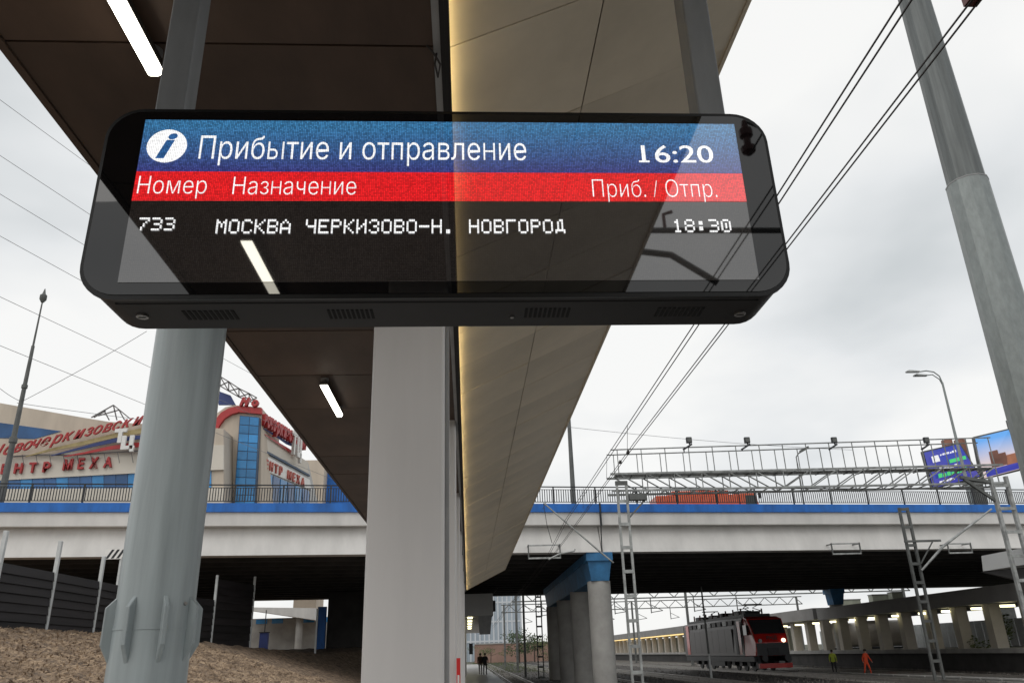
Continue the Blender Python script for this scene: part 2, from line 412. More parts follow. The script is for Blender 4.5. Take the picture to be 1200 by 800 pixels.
# beige soffit panels, two to a row
def spanel(x0, x1, y0, y1, mat):
    m = MB(); gp = .004
    m.prism([(x0 + gp, y0 + gp, sof(x0 + gp)), (x1 - gp, y0 + gp, sof(x1 - gp)), (x1 - gp, y0 + gp, sof(x1 - gp) + .03), (x0 + gp, y0 + gp, sof(x0 + gp) + .03)], (0, y1 - y0 - 2 * gp, 0))
    return m
XM = 0.80
pl = spanel(SX0, XM, 0, 1, None).build('soffit_panel', M['soffit'], can); pl.location = (0, 3.3, 0)
pr = spanel(XM, SX1, 0, 1, None).build('soffit_panel', M['soffit'], can); pr.location = (0, 3.3, 0)
prs = spanel(XM, SX1, 0, 1, None).build('soffit_panel', M['soffit2'], can); prs.location = (0, 2.3, 0)
for k in range(-14, 16):
    y = 3.3 + k
    if k: inst(pl, can, (0, y, random.uniform(-.006, .006)))
    if k not in (0, -1): inst(pr, can, (0, y + (0.0 if k % 2 else 0.0), random.uniform(-.006, .006)))
m = MB()
for k in list(range(16, 38)) + list(range(-78, -14)):
    y = 3.3 + k; dz = random.uniform(-.01, .01)
    for a, b in ((SX0, XM), (XM, SX1)):
        q = spanel(a, b, y, min(y + 1, Y1c), None); m.add([(v[0], v[1], v[2] + dz) for v in q.v], q.f)
stuff(m.build('far_soffit_panels', M['soffit'], can))
# end closure of the soffit
m = MB(); m.prism([(-.1, Y1c + .002, HZ - .01), (SX1, Y1c + .002, sof(SX1) - .01), (SX1, Y1c + .002, sof(SX1) + .26), (-.1, Y1c + .002, HZ + .42)], (0, .03, 0)); m.build('end_plate', M['soffit'], can)
# columns
def rounded_col(x0, x1, y0, y1, z0, z1, r):
    m = MB(); pts = []
    for cx, cy, a0 in ((x1 - r, y1 - r, 0), (x0 + r, y1 - r, 90), (x0 + r, y0 + r, 180), (x1 - r, y0 + r, 270)):
        for k in range(4):
            t = R_(a0 + 30 * k); pts.append((cx + r * math.cos(t), cy + r * math.sin(t), z0))
    return m.prism(pts, (0, 0, z1 - z0))
c1 = rounded_col(-.655, -.148, 0, .5, 0, HZ - .002, .025).build('column', M['column'], can, smooth=35); c1.location = (0, 5.2, 0)
for y in (10.4, 15.6, 20.8, 26.0, 31.2, 36.4, -2.6, -9.0, -14.2, -19.4):
    inst(c1, can, (0, y, 0))
m = MB(); m.box(-.146, -.120, 5.24, 5.34, 0, HZ - .04); dp = m.build('drain_pipe', M['trim'], can)
# loose cable at the joint
m = MB(); m.tube([(-.19, 3.26, HZ - .02), (-.15, 3.27, HZ - .07), (-.12, 3.3, HZ - .11), (-.135, 3.36, HZ - .14), (-.15, 3.33, HZ - .08), (-.14, 3.3, HZ - .03)], .006, 6); m.build('loose_cable', M['wire'], can)

# red notice on the column's far neighbour
nb = MB(); nb.box(-.118, -.10, 10.2, 10.36, 1.18, 1.52)
nbx = thing('notice_plate', (-.12, 10.25, 1.2), 'small red notice plate on the side of the second column', 'notice')
nb = MB(); nb.box(-.147, -.100, 10.3, 10.31, 1.28, 1.62); nb.build('plate', M['sred'], nbx)
nb = MB(); nb.box(-.135, -.112, 10.296, 10.299, 1.33, 1.43); nb.build('white_mark', M['white'], nbx)

# linear lamps
def lamp(y0, y1, label):
    t = thing('linear_lamp', (-1.62, y0, HZ), label, 'lamp', 'linear lamps under the brown ceiling')
    zb = HZ - .13
    m = MB(); m.box(-1.665, -1.575, y0, y1, zb + .035, zb + .075); m.build('housing', M['lampbody'], t)
    m = MB(); m.prism([(-1.662, y0 + .01, zb + .034), (-1.578, y0 + .01, zb + .034), (-1.588, y0 + .01, zb + .008), (-1.60, y0 + .01, zb), (-1.64, y0 + .01, zb), (-1.652, y0 + .01, zb + .008)], (0, y1 - y0 - .02, 0))
    m.build('diffuser', M['tube'], t)
    for y in (y0 + .06, y1 - .06):
        m = MB(); m.tube([(-1.62, y, zb + .076), (-1.62, y, HZ - .02)], .012, 8); m.tube([(-1.62, y, HZ - .03), (-1.62, y, HZ - .001)], .045, 12)
        m.build('stalk', M['trim'], t)
lamp(1.9, 3.40, 'long glowing linear lamp above the top left of the board')
lamp(8.55, 9.75, 'short glowing linear lamp between the grey post and white column')
lamp(-2.40, -1.22, 'linear lamp that shows mirrored in the board below the destination')

# ================================================================== ROUND POST LEFT
pt = thing('support_post', (-1.925, 5.2, 0), 'thick round grey steel post with gusset collar beneath the board', 'post')
m = MB(); m.tube([(-1.925, 5.2, 0), (-1.925, 5.2, HZ - .004)], .228, 40); m.build('shaft', M['post'], pt, smooth=True)
m = MB(); m.tube([(-1.925, 5.2, 1.848), (-1.925, 5.2, 1.858)], .232, 40); m.build('weld_seam', M['post'], pt, smooth=True)
for k in range(8):
    a = R_(33 + 45 * k); d = V(math.cos(a), math.sin(a), 0); nrm = V(-d.y, d.x, 0) * .014
    c = V(-1.925, 5.2, 0)
    prof = [c + d * .222 + V(0, 0, 1.655), c + d * .222 + V(0, 0, 2.04), c + d * .282 + V(0, 0, 1.975), c + d * .282 + V(0, 0, 1.765)]
    m = MB(); m.prism([p - nrm for p in prof], nrm * 2)
    bevel(m.build('gusset', M['post'], pt), .004, 1)
m = MB(); m.tube([(-1.72, 5.105, 1.99), (-1.712, 5.10, 1.995)], .012, 8); m.build('bolt', M['screw'], pt)

# ================================================================== DEPARTURE BOARD
DY = 2.0; DX0, DX1, DZ0, DZ1 = -1.062, 0.944, 2.586, 3.212
DD = 0.215
bd = thing('departure_board', (-.06, DY, DZ0), 'black electronic departure board with blue and red header and white lettering', 'display')
def rrect(x0, x1, z0, z1, r, n=8):
    p = []
    for cx, cz, a0 in ((x1 - r, z1 - r, 0), (x0 + r, z1 - r, 90), (x0 + r, z0 + r, 180), (x1 - r, z0 + r, 270)):
        for k in range(n + 1):
            t = R_(a0 + 90 * k / n); p.append((cx + r * math.cos(t), cz + r * math.sin(t)))
    return p
RC = .105
m = MB(); m.prism([(x, DY + .006, z) for x, z in rrect(DX0, DX1, DZ0, DZ1, RC)], (0, DD, 0))
bevel(m.build('cabinet', M['black'], bd, smooth=30), .004, 2)
m = MB(); m.prism([(x, DY - .004, z) for x, z in rrect(DX0 - .004, DX1 + .004, DZ0 - .006, DZ1 + .004, RC)], (0, .0095, 0))
m.build('front_rim', M['rim'], bd, smooth=30)

# glass front: dark gloss sheet; screen window in the middle
def gloss(name, ior, base=(0.004, 0.004, 0.0045), rough=0.015):
    m = bpy.data.materials.new(name); m.use_nodes = True; b = m.node_tree.nodes['Principled BSDF']
    t = m.node_tree
    nz = t.nodes.new('ShaderNodeTexNoise'); nz.inputs['Scale'].default_value = 5; nz.inputs['Detail'].default_value = 5
    co = t.nodes.new('ShaderNodeTexCoord'); t.links.new(co.outputs['Object'], nz.inputs['Vector'])
    mr = t.nodes.new('ShaderNodeMapRange'); mr.inputs[3].default_value = rough * .6; mr.inputs[4].default_value = rough * 1.6
    t.links.new(nz.outputs['Fac'], mr.inputs[0]); t.links.new(mr.outputs[0], b.inputs['Roughness'])
    b.inputs['Base Color'].default_value = (*base, 1); b.inputs['IOR'].default_value = ior
    return m
MG = gloss('front_glass', 1.62)
m = MB(); m.prism([(x, DY - .0065, z) for x, z in rrect(DX0 + .006, DX1 - .006, DZ0 + .008, DZ1 - .008, RC - .008)], (0, .002, 0))
m.build('front_glass', MG, bd)

# screen picture: emission with LED dots
SXL, SXR, SZB, SZT = -0.955, 0.848, 2.630, 3.172
def screen_mat(name, top, bot, strength, z0=0, z1=1, ior=2.3, dot=0.55, base=(0.010, 0.0095, 0.009), grain=0.35):
    m = bpy.data.materials.new(name); m.use_nodes = True; t = m.node_tree; b = t.nodes['Principled BSDF']
    b.inputs['Base Color'].default_value = (*base, 1); b.inputs['IOR'].default_value = ior; b.inputs['Roughness'].default_value = 0.02
    co = t.nodes.new('ShaderNodeTexCoord'); sp = t.nodes.new('ShaderNodeSeparateXYZ'); t.links.new(co.outputs['Object'], sp.inputs[0])
    def mth(op, a, bb=None):
        n = t.nodes.new('ShaderNodeMath'); n.operation = op
        for i, q in enumerate((a, bb)):
            if q is None: continue
            if isinstance(q, (int, float)): n.inputs[i].default_value = q
            else: t.links.new(q, n.inputs[i])
        return n.outputs[0]
    P = 0.0052
    sx = mth('ABSOLUTE', mth('SINE', mth('MULTIPLY', sp.outputs[0], math.pi / P)))
    sz = mth('ABSOLUTE', mth('SINE', mth('MULTIPLY', sp.outputs[2], math.pi / P)))
    mask = mth('MULTIPLY', sx, sz)
    cell = t.nodes.new('ShaderNodeTexWhiteNoise'); cell.noise_dimensions = '2D'
    cx = mth('FLOOR', mth('MULTIPLY', sp.outputs[0], 1 / P)); cz = mth('FLOOR', mth('MULTIPLY', sp.outputs[2], 1 / P))
    cb = t.nodes.new('ShaderNodeCombineXYZ'); t.links.new(cx, cb.inputs[0]); t.links.new(cz, cb.inputs[1]); t.links.new(cb.outputs[0], cell.inputs[0])
    lum = mth('ADD', mth('MULTIPLY', mask, dot * 2.2), 1 - dot)
    lum = mth('MULTIPLY', lum, mth('ADD', mth('MULTIPLY', cell.outputs[0], grain * 2), 1 - grain))
    mr = t.nodes.new('ShaderNodeMapRange'); mr.inputs[1].default_value = z0; mr.inputs[2].default_value = z1
    t.links.new(sp.outputs[2], mr.inputs[0])
    mxx = t.nodes.new('ShaderNodeMix'); mxx.data_type = 'RGBA'; mxx.inputs[6].default_value = (*bot, 1); mxx.inputs[7].default_value = (*top, 1)
    t.links.new(mr.outputs[0], mxx.inputs[0])
    t.links.new(mxx.outputs[2], b.inputs['Emission Color'])
    t.links.new(mth('MULTIPLY', lum, strength), b.inputs['Emission Strength'])
    return m
zo = DZ0     # object-space origin of the board
def zz(py, px=500): return at(px, py, DY).z
HB, HT = zz(204), SZT
RB = zz(237.5)
screen = MB(); screen.box(SXL, SXR, DY - .0085, DY - .0066, SZB, SZT)
screen = screen.build('screen', screen_mat('screen_dark', (0.016, 0.012, 0.011), (0.012, 0.010, 0.009), 0.8, dot=.6), bd)
m = MB(); m.box(SXL, SXR, DY - .0100, DY - .0086, HB, HT)
m.build('header_band', screen_mat('screen_blue', (0.035, 0.16, 0.33), (0.038, 0.042, 0.19), 1.0, HB - zo, HT - zo - .02, dot=.5), screen)
m = MB(); m.box(SXL, SXR, DY - .0100, DY - .0086, RB, HB - .001)
m.build('column_title_band', screen_mat('screen_red', (0.72, 0.012, 0.016), (0.72, 0.012, 0.016), 1.0, dot=.35, grain=.25), screen)
MW = screen_mat('screen_white', (1, 1, 1), (1, 1, 1), 1.0, dot=.38, grain=.12)
MWB = screen_mat('screen_icon_blue', (0.025, 0.11, 0.30), (0.025, 0.11, 0.30), 1.0, dot=.4)
YT = DY - .0112
ADV = {}
def advance(ch):
    if ch not in ADV:
        b1 = bounds(text_mesh('Н|', 1.0)); b0 = bounds(text_mesh('Н' + ch + '|', 1.0))
        ADV[ch] = b0[1] - b1[1]
    return ADV[ch]
def led_text(name, body, px0, px1, pyb, pyt, bold=0.0, thin=0.0):
    """fit text between two pixel columns; pyb = baseline, pyt = cap top"""
    a = at(px0, pyb, YT); b = at(px1, pyb, YT); c = at((px0 + px1) / 2, pyt, YT)
    mm = MB(); x = 0.0
    for ch in body:
        if ch != ' ':
            me = text_mesh(ch, 1.0, 0, 0, .002 if ch in 'ыь' else -thin)
            if ch == 'н':                  # small capital form
                me = text_mesh('Н', 1.0, 0, 0, -thin); b0 = bounds(me); bn = bounds(text_mesh('н', 1.0))
                for v in me.vertices:
                    v.co.x = bn[0] + (v.co.x - b0[0]) * (bn[1] - bn[0]) / (b0[1] - b0[0]); v.co.y *= bn[3] / b0[3]
            if ch == 'ы':                  # stem, bowl and second stem
                bn = bounds(text_mesh('и', 1.0)); h_ = bn[3]; t_ = .062; q_ = MB(); x0_ = bn[0]
                R2, cx_ = h_ * .30, x0_ + .20; n_ = 10
                q_.add([(x0_, 0, 0), (x0_ + t_, 0, 0), (x0_ + t_, h_, 0), (x0_, h_, 0)], [(0, 1, 2, 3)])
                q_.add([(x0_ + .52, 0, 0), (x0_ + .52 + t_, 0, 0), (x0_ + .52 + t_, h_, 0), (x0_ + .52, h_, 0)], [(0, 1, 2, 3)])
                q_.add([(x0_ + t_, 0, 0), (cx_, 0, 0), (cx_, t_, 0), (x0_ + t_, t_, 0)], [(0, 1, 2, 3)])
                q_.add([(x0_ + t_, 2 * R2 - t_, 0), (cx_, 2 * R2 - t_, 0), (cx_, 2 * R2, 0), (x0_ + t_, 2 * R2, 0)], [(0, 1, 2, 3)])
                for k_ in range(n_):
                    a0, a1 = math.pi * (k_ / n_ - .5), math.pi * ((k_ + 1) / n_ - .5)
                    q_.add([(cx_ + math.cos(a_) * r_, R2 + math.sin(a_) * r_, 0) for a_, r_ in ((a0, R2), (a1, R2), (a1, R2 - t_), (a0, R2 - t_))], [(0, 1, 2, 3)])
                me = bpy.data.meshes.new('glyph'); me.from_pydata(q_.v, [], q_.f)
            if ch == '1':
                b0 = bounds(me); mm.add([(x + b0[1] - .19, 0, .0003), (x + b0[1] + .11, 0, .0003), (x + b0[1] + .11, .075, .0003), (x + b0[1] - .19, .075, .0003)], [(0, 1, 2, 3)])
            for q in range(2 if bold else 1):
                mm.add([(v.co.x + x + q * bold, v.co.y, q * .0002) for v in me.vertices], [list(p.vertices) for p in me.polygons])
        x += advance(ch) + (.03 if ch == '1' else 0)
    x0 = min(v[0] for v in mm.v); x1 = max(v[0] for v in mm.v)
    cap = bounds(text_mesh('Н', 1.0))[3]
    zb = (a.z + b.z) / 2; sx = (b.x - a.x) / (x1 - x0); sy = (c.z - zb) / cap
    mm.v = [(a.x + (v[0] - x0) * sx, YT - v[2], zb + v[1] * sy) for v in mm.v]
    return mm.build(name, MW, screen)
led_text('title_text', 'Прибытие и отправление', 232, 617, 187, 160, thin=.006)
led_text('clock_text', '16:20', 749, 837, 190.5, 169.5, 0.012)
led_text('number_heading', 'Номер', 160, 241, 227, 206, thin=.014)
led_text('destination_heading', 'Назначение', 272, 417, 228, 207, thin=.014)
led_text('time_heading', 'Приб. / Отпр.', 695, 841, 231, 210, thin=.018)
# information roundel
ic = at(195.5, 171, YT); me_r = .058
m = MB(); m.prism([(ic.x + me_r * math.cos(R_(k * 10)), YT, ic.z + me_r * math.sin(R_(k * 10))) for k in range(36)], (0, .0006, 0))
rd = m.build('roundel', MW, screen)
me = text_mesh('i', 1.0, 0, 0.32, 0.035); bx = bounds(me)
for v in me.vertices: v.co.x -= (bx[0] + bx[1]) / 2; v.co.y -= (bx[2] + bx[3]) / 2
place_text('roundel_letter', me, MWB, rd, (ic.x, YT - .0006, ic.z), (1, 0, 0), (0, 0, 1), .15, .125)
# dot matrix line (5 x 7 glyphs)
GL = {
 'М': '10001 11011 10101 10101 10001 10001 10001', 'О': '01110 10001 10001 10001 10001 10001 01110',
 'С': '01110 10001 10000 10000 10000 10001 01110', 'К': '10001 10010 10100 11000 10100 10010 10001',
 'В': '11110 10001 10001 11110 10001 10001 11110', 'А': '00100 01010 10001 10001 11111 10001 10001',
 'Ч': '10001 10001 10001 01111 00001 00001 00001', 'Е': '11111 10000 10000 11110 10000 10000 11111',
 'Р': '11110 10001 10001 11110 10000 10000 10000', 'И': '10001 10001 10011 10101 11001 10001 10001',
 'З': '01110 10001 00001 00110 00001 10001 01110', '-': '00000 00000 00000 11111 00000 00000 00000',
 'Н': '10001 10001 10001 11111 10001 10001 10001', '.': '00000 00000 00000 00000 00000 01100 01100',
 'Г': '11111 10000 10000 10000 10000 10000 10000', 'Д': '00110 01010 01010 01010 01010 11111 10001',
 '7': '11111 00001 00010 00100 00100 01000 01000', '3': '11110 00001 00001 01110 00001 00001 11110',
 '1': '00100 01100 00100 00100 00100 00100 01110', '8': '01110 10001 10001 01110 10001 10001 01110',
 '0': '01110 10001 10101 10101 10101 10001 01110', ':': '00000 01100 01100 00000 01100 01100 00000', ' ': '00000 ' * 7}
def dot_text(name, body, px0, px1, pyb, pyt):
    a = at(px0, pyb, YT); b = at(px1, pyb, YT); c = at((px0 + px1) / 2, pyt, YT)
    n = len(body); cw = (b.x - a.x) / (n * 6 - 1); zb = (a.z + b.z) / 2; ch = (c.z - zb) / 7
    m = MB()
    for i, chh in enumerate(body):
        for r, row in enumerate(GL[chh].split()):
            k = 0
            while k < 5:
                if row[k] == '1':
                    q = k
                    while q < 5 and row[q] == '1': q += 1
                    x = a.x + (i * 6 + k) * cw; z = zb + (6 - r) * ch
                    m.add([(x + cw * .08, YT, z + ch * .05), (x + (q - k) * cw - cw * .08, YT, z + ch * .05), (x + (q - k) * cw - cw * .08, YT, z + ch * .97), (x + cw * .08, YT, z + ch * .97)], [(0, 1, 2, 3)])
                    k = q
                else: k += 1
    return m.build(name, MW, screen)
dot_text('train_number', '733', 161, 204, 270, 255)
dot_text('destination_text', 'МОСКВА ЧЕРКИЗОВО-Н. НОВГОРОД', 252, 663, 273.5, 257)
dot_text('time_text', '18:30', 789, 858, 272, 257)
# underside: vents, screws
zu = DZ0 - .0012
for px0, px1 in ((217, 280), (385, 440), (613, 667), (765, 820)):
    a = atz(px0, 371, DZ0); b = atz(px1, 371, DZ0); m = MB(); n = 10
    for k in range(n):
        x = a.x + (b.x - a.x) * (k + .5) / n; wd = abs(b.x - a.x) / n * .30
        m.box(x - wd, x + wd, DY + .085, DY + .150, zu, DZ0 + .004)
    m.build('vent_grille', M['slot'], bd)
for px, py in ((167, 370), (867, 367)):
    a = atz(px, py, DZ0); m = MB(); m.tube([(a.x, a.y, DZ0 - .005), (a.x, a.y, DZ0 + .002)], .017, 16)
    sc_ = m.build('screw', M['screw'], bd, smooth=30)
    m = MB(); m.box(a.x - .011, a.x + .011, a.y - .002, a.y + .002, DZ0 - .0062, DZ0 - .005); m.build('screw_slot', M['slot'], sc_)
a = atz(600, 371, DZ0); m = MB(); m.tube([(a.x, a.y, DZ0 - .004), (a.x, a.y, DZ0 + .002)], .006, 10); m.build('sensor', M['screw'], bd)
m = MB(); m.box(DX0 + .09, DX1 - .09, DY + .034, DY + .040, DZ0 - .001, DZ0 + .003); m.build('seam', M['slot'], bd)
for xc in (-.935, .822):
    m = MB(); m.box(xc - .046, xc + .046, DY + .09, DY + .18, DZ1 - .03, (HZ if xc < 0 else sof(xc)) + .01)
    bevel(m.build('hanger_bar', M['hanger'], bd), .006, 2)

# ================================================================== ROAD BRIDGE
BY, BT = 46.0, 0.13
bt = math.atan(BT); U = V(math.cos(bt), math.sin(bt), 0); N = V(-math.sin(bt), math.cos(bt), 0); B0 = V(0, BY, 0)
def bp(u, v, z): return B0 + U * u + N * v + V(0, 0, z)
ZB, ZS, ZE, ZT = 7.05, 8.62, 9.38, 9.84      # girder foot, slab soffit, slab top / blue band foot, blue band top
BW = 36.0; UJ = 8.0
br = thing('road_bridge', (0, BY, 0), 'wide concrete road bridge with bright blue edge band crossing over the tracks', 'bridge')
for u0, u1 in ((-75, UJ - .03), (UJ + .03, 75)):
    m = MB(); m.prism([bp(u0, .62, ZS + .02), bp(u0, .12, ZB), bp(u0, 1.1, ZB), bp(u0, 1.1, ZS + .02)], U * (u1 - u0)); m.build('edge_girder', M['conc'], br)
    m = MB(); m.prism([bp(u0, 0, ZS), bp(u0, .9, ZS), bp(u0, .9, ZE), bp(u0, 0, ZE)], U * (u1 - u0)); m.build('slab_edge', M['conc'], br)
    m = MB(); m.prism([bp(u0, -.12, ZE - .03), bp(u0, .5, ZE - .03), bp(u0, .5, ZT), bp(u0, -.12, ZT)], U * (u1 - u0)); m.build('blue_edge_band', M['blue'], br)
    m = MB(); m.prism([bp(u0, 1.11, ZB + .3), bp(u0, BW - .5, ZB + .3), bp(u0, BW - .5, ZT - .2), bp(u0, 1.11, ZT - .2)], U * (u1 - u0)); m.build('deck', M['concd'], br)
    for k in range(14):
        v = 3 + k * 2.4
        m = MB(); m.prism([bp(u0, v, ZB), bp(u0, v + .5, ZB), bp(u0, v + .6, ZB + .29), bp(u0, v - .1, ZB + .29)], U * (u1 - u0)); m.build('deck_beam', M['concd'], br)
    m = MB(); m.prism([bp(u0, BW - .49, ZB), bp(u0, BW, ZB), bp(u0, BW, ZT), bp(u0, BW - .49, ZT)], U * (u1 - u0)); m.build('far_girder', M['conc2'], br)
m = MB(); m.bar(bp(UJ, -.14, ZT + .05), bp(UJ, -.14, ZS - .1), .10, .06); m.bar(bp(UJ, -.05, ZS - .1), bp(UJ, .1, ZB), .06, .04); m.build('drain_pipe', M['rail'], br)
# pier row beside the tracks: cap beam and four round columns
def pier_row(X, ys, zc=5.45, base=-0.9, r=.68):
    y0, y1 = ys[0] - .95, ys[-1] + 1.0
    m = MB()
    m.prism([(X - .78, y0, ZB - .005), (X + .78, y0, ZB - .005), (X + .78, y0, ZB - .48), (X - .78, y0, ZB - .48)], (0, y1 - y0, 0))
    m.prism([(X - .70, y0 + .1, ZB - .481), (X + .70, y0 + .1, ZB - .481), (X + .52, y0 + .25, zc), (X - .52, y0 + .25, zc)], (0, y1 - y0 - .4, 0))
    m.build('pier_cap', M['blued'], br)
    for y in ys:
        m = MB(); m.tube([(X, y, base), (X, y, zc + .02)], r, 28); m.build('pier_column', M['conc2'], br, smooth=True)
pier_row(7.75, [48.1, 56.6, 65.5, 74.5])
pier_row(39.4, [86.5], base=.5)
# abutment block left with blue painted end
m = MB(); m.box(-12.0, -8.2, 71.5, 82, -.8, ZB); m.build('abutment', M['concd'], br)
m = MB(); m.box(-12.75, -12.05, 71.0, 71.4, -.8, 5.85); m.build('abutment_pillar', M['blue'], br)

# railing on the edge band
rl = thing('bridge_railing', bp(0, 0, ZT), 'black metal bridge railing of thin uprights above the blue band', 'railing')
ZR = ZT + 1.02
m = MB(); m.bar(bp(-70, 0, ZR), bp(70, 0, ZR), .07, .06); m.build('top_rail', M['rail'], rl)
m = MB(); m.bar(bp(-70, 0, ZT + .12), bp(70, 0, ZT + .12), .05, .04); m.build('bottom_rail', M['rail'], rl)
m = MB(); m.bar(bp(-70, 0, ZR - .16), bp(70, 0, ZR - .16), .04, .03); m.build('middle_rail', M['rail'], rl)
m = MB(); m.bar((bp(0, 0, ZT)), (bp(0, 0, ZR + .02)), .08); pst = m.build('railing_post', M['rail'], rl)
for k in range(-22, 24):
    if k: 
        c = inst(pst, rl, U * (k * 2.6))
m = MB(); u = -60
while u < 62:
    a, b = bp(u, 0, ZT + .13), bp(u, 0, ZR - .17); w_ = .024
    m.add([a + U * -w_, a + U * w_, b + U * w_, b + U * -w_, a + N * .02 + U * -w_, a + N * .02 + U * w_, b + N * .02 + U * w_, b + N * .02 + U * -w_], [(0, 1, 2, 3), (4, 7, 6, 5), (0, 3, 7, 4), (1, 5, 6, 2)])
    u += .145
stuff(m.build('balusters', M['rail'], rl))
m = MB(); m.box(0, .28, -.08, .08, 0, .12); fit = m.build('railing_box', M['rail'], rl)
fit.location = bp(0, -.08, ZT + .02) - ORG[rl.name]; fit.location += Vector(U * -26)
for k in range(-25, 34):
    for dz in ((.02, .80) if k % 4 in (0, 1) else ((.02,) if k % 4 == 2 else ())):
        inst(fit, rl, U * (k * 1.75) + N * -.02 + V(0, 0, dz))

# wire guard frames on the girder foot
def guard(px0, px1, py0, py1, label):
    c = at((px0 + px1) / 2, py1, 45.2); 
    Yc = BY + c.x * BT - .35
    a, b, cc, d = (at(px0, py0, Yc), at(px1, py0, Yc), at(px1, py1, Yc), at(px0, py1, Yc))
    z1_, z0_ = a.z, cc.z
    t = thing('wire_guard_frame', (a.x, Yc, z0_), label, 'frame', 'wire guard frames under the bridge edge')
    m = MB()
    m.bar((a.x, Yc, z1_), (b.x, Yc, z1_), .07); m.bar((a.x, Yc, z0_), (b.x, Yc, z0_), .09)
    m.build('crossbar', M['galv2'], t)
    for x in (a.x, b.x):
        m = MB(); m.bar((x, Yc, z0_ - .05), (x, Yc, z1_ + .05), .07); m.bar((x, Yc, z1_ - .02), (x, Yc + .9, z1_ + .02), .06); m.build('bracket', M['dgalv'], t)
guard(619, 656, 639, 653, 'grey wire guard frame under the bridge beside the canopy end')
guard(974, 1007, 637, 648, 'grey wire guard frame alone on the bridge edge mid right')
guard(1110, 1137, 637, 647, 'grey wire guard frame on the bridge edge between two masts')

# striped clearance board
a = at(124, 643, 41.5); b = at(160, 654, 41.5)
sb = thing('striped_board', (a.x, 41.5, b.z), 'black and white striped clearance board beside the round post', 'sign')
m = MB(); m.box(a.x, b.x, 41.5, 41.55, b.z, a.z); m.build('board', M['white'], sb)
h = a.z - b.z - .06
for k in range(6):
    x = a.x + .05 + k * (b.x - a.x) / 6
    m = MB(); m.prism([(x, 41.494, b.z + .03), (x + .13, 41.494, b.z + .03), (x + .13 + h * .6, 41.494, b.z + .03 + h), (x + h * .6, 41.494, b.z + .03 + h)], (0, .004, 0)); m.build('stripe', M['rail'], sb)
m = MB(); m.bar(((a.x + b.x) / 2, 41.6, b.z + .1), ((a.x + b.x) / 2, 41.6, 2.3), .1); m.build('pole', M['fpost'], sb)

# ================================================================== NOISE BARRIER ON THE EMBANKMENT
nb = thing('noise_barrier', (-14.7, 30, 2.8), 'dark slatted noise barrier with pale posts on top of the straw slope', 'barrier')
FP = [(-15.0, 19.2), (-15.0, 23.0), (-14.95, 26.7), (-14.85, 30.1), (-14.85, 33.8), (-14.9, 37.6), (-14.6, 41.5), (-13.8, 45.7), (-12.85, 50.0)]
for i, (x, y) in enumerate(FP):
    zt = 5.85 if y < 43 else (6.05 if y < 48 else 6.45); zb_ = crest(y) - .3
    m = MB(); m.box(x - .065, x + .065, y - .065, y + .065, zb_, zt + (.12 if i % 2 else 0)); bevel(m.build('post', M['fpost'], nb), .01, 1)
    if i + 1 < len(FP):
        x2, y2 = FP[i + 1]; zb2 = crest(y2) - .05; z0 = min(crest(y), crest(y2)) - .02
        n = 7 if y < 43 else 9; zt_ = 4.85 if y < 43 else 5.95; hh = (zt_ - z0) / n
        d = V(x2 - x, y2 - y, 0).normalized()
        for k in range(n):
            p = V(x, y, z0 + k * hh) + d * .07; q = V(x2, y2, z0 + k * hh) - d * .07
            nn = V(d.y, -d.x, 0)
            m = MB(); m.prism([p + nn * .0, p + nn * (.05), p + nn * .0 + V(0, 0, hh * 1.04), p - nn * .03 + V(0, 0, hh * 1.04), p - nn * .03], q - p); m.build('slat', M['slat'], nb)
fp2 = thing('fence_post', (-10.8, 60, 1.2), 'single thin pale post standing under the bridge left of the column', 'post')
m = MB(); m.box(-10.86, -10.74, 59.94, 60.06, .6, 5.0); m.build('shaft', M['fpost'], fp2)
m = MB(); m.box(-10.88, -10.72, 59.92, 60.08, 5.0, 5.06); m.build('cap', M['fpost'], fp2)

# things seen through under the bridge, left
a, b = at(215, 727, 92), at(372, 751, 92)
rw = thing('retaining_wall', (a.x, 92, b.z), 'pale concrete wall seen under the bridge on the left', 'wall')
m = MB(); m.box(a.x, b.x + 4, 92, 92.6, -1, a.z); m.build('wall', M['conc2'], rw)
for k in range(9):
    x = a.x + 1 + k * 1.7; m = MB(); m.box(x, x + 1.2, 91.95, 91.995, a.z - .55, a.z - .08); m.build('panel', M['bpane'] if k % 3 else M['conc2'], rw)
a, b, c_, d_ = at(285, 711, 88), at(369, 712, 88), at(369, 726, 88), at(285, 713.5, 88)
rp = thing('ramp_bridge', (a.x, 88, d_.z), 'pale sloping ramp beam crossing behind the bridge on the left', 'ramp')
m = MB(); m.prism([a, b, c_, d_], (0, 4, 0)); m.build('beam', M['conc'], rp)
for px in (281, 352):
    p = at(px, 715, 89); m = MB(); m.tube([(p.x, 89, 0), (p.x, 89, p.z + .2)], .36, 16); m.build('column', M['conc2'], rp, smooth=True)
pp = at(310, 741, 86); 
cb_ = thing('cable_cabinet', (pp.x, 86, pp.z - 1), 'small dark cabinet with a thin mast beneath the pale ramp', 'cabinet')
m = MB(); m.box(pp.x - .4, pp.x + .4, 85.7, 86.3, pp.z - 1.6, pp.z); m.build('body', M['navy'], cb_)
m = MB(); m.box(pp.x - .46, pp.x + .46, 85.64, 86.36, pp.z, pp.z + .08); m.build('lid', M['rail'], cb_)
m = MB(); m.tube([(pp.x, 86, pp.z + .08), (pp.x, 86, pp.z + 2.2)], .05, 6); m.build('mast', M['rail'], cb_)
pp = at(254, 752, 60)
kb = thing('concrete_block', (pp.x, 55, pp.z - .6), 'pale concrete kerb block on the slope right of the round post', 'block')
p1, p2 = at(234, 748, 52), at(268, 756, 52)
m = MB(); m.box(p1.x, p2.x - .3, 52, 53, p2.z - .4, p1.z); m.build('body', M['conc2'], kb)
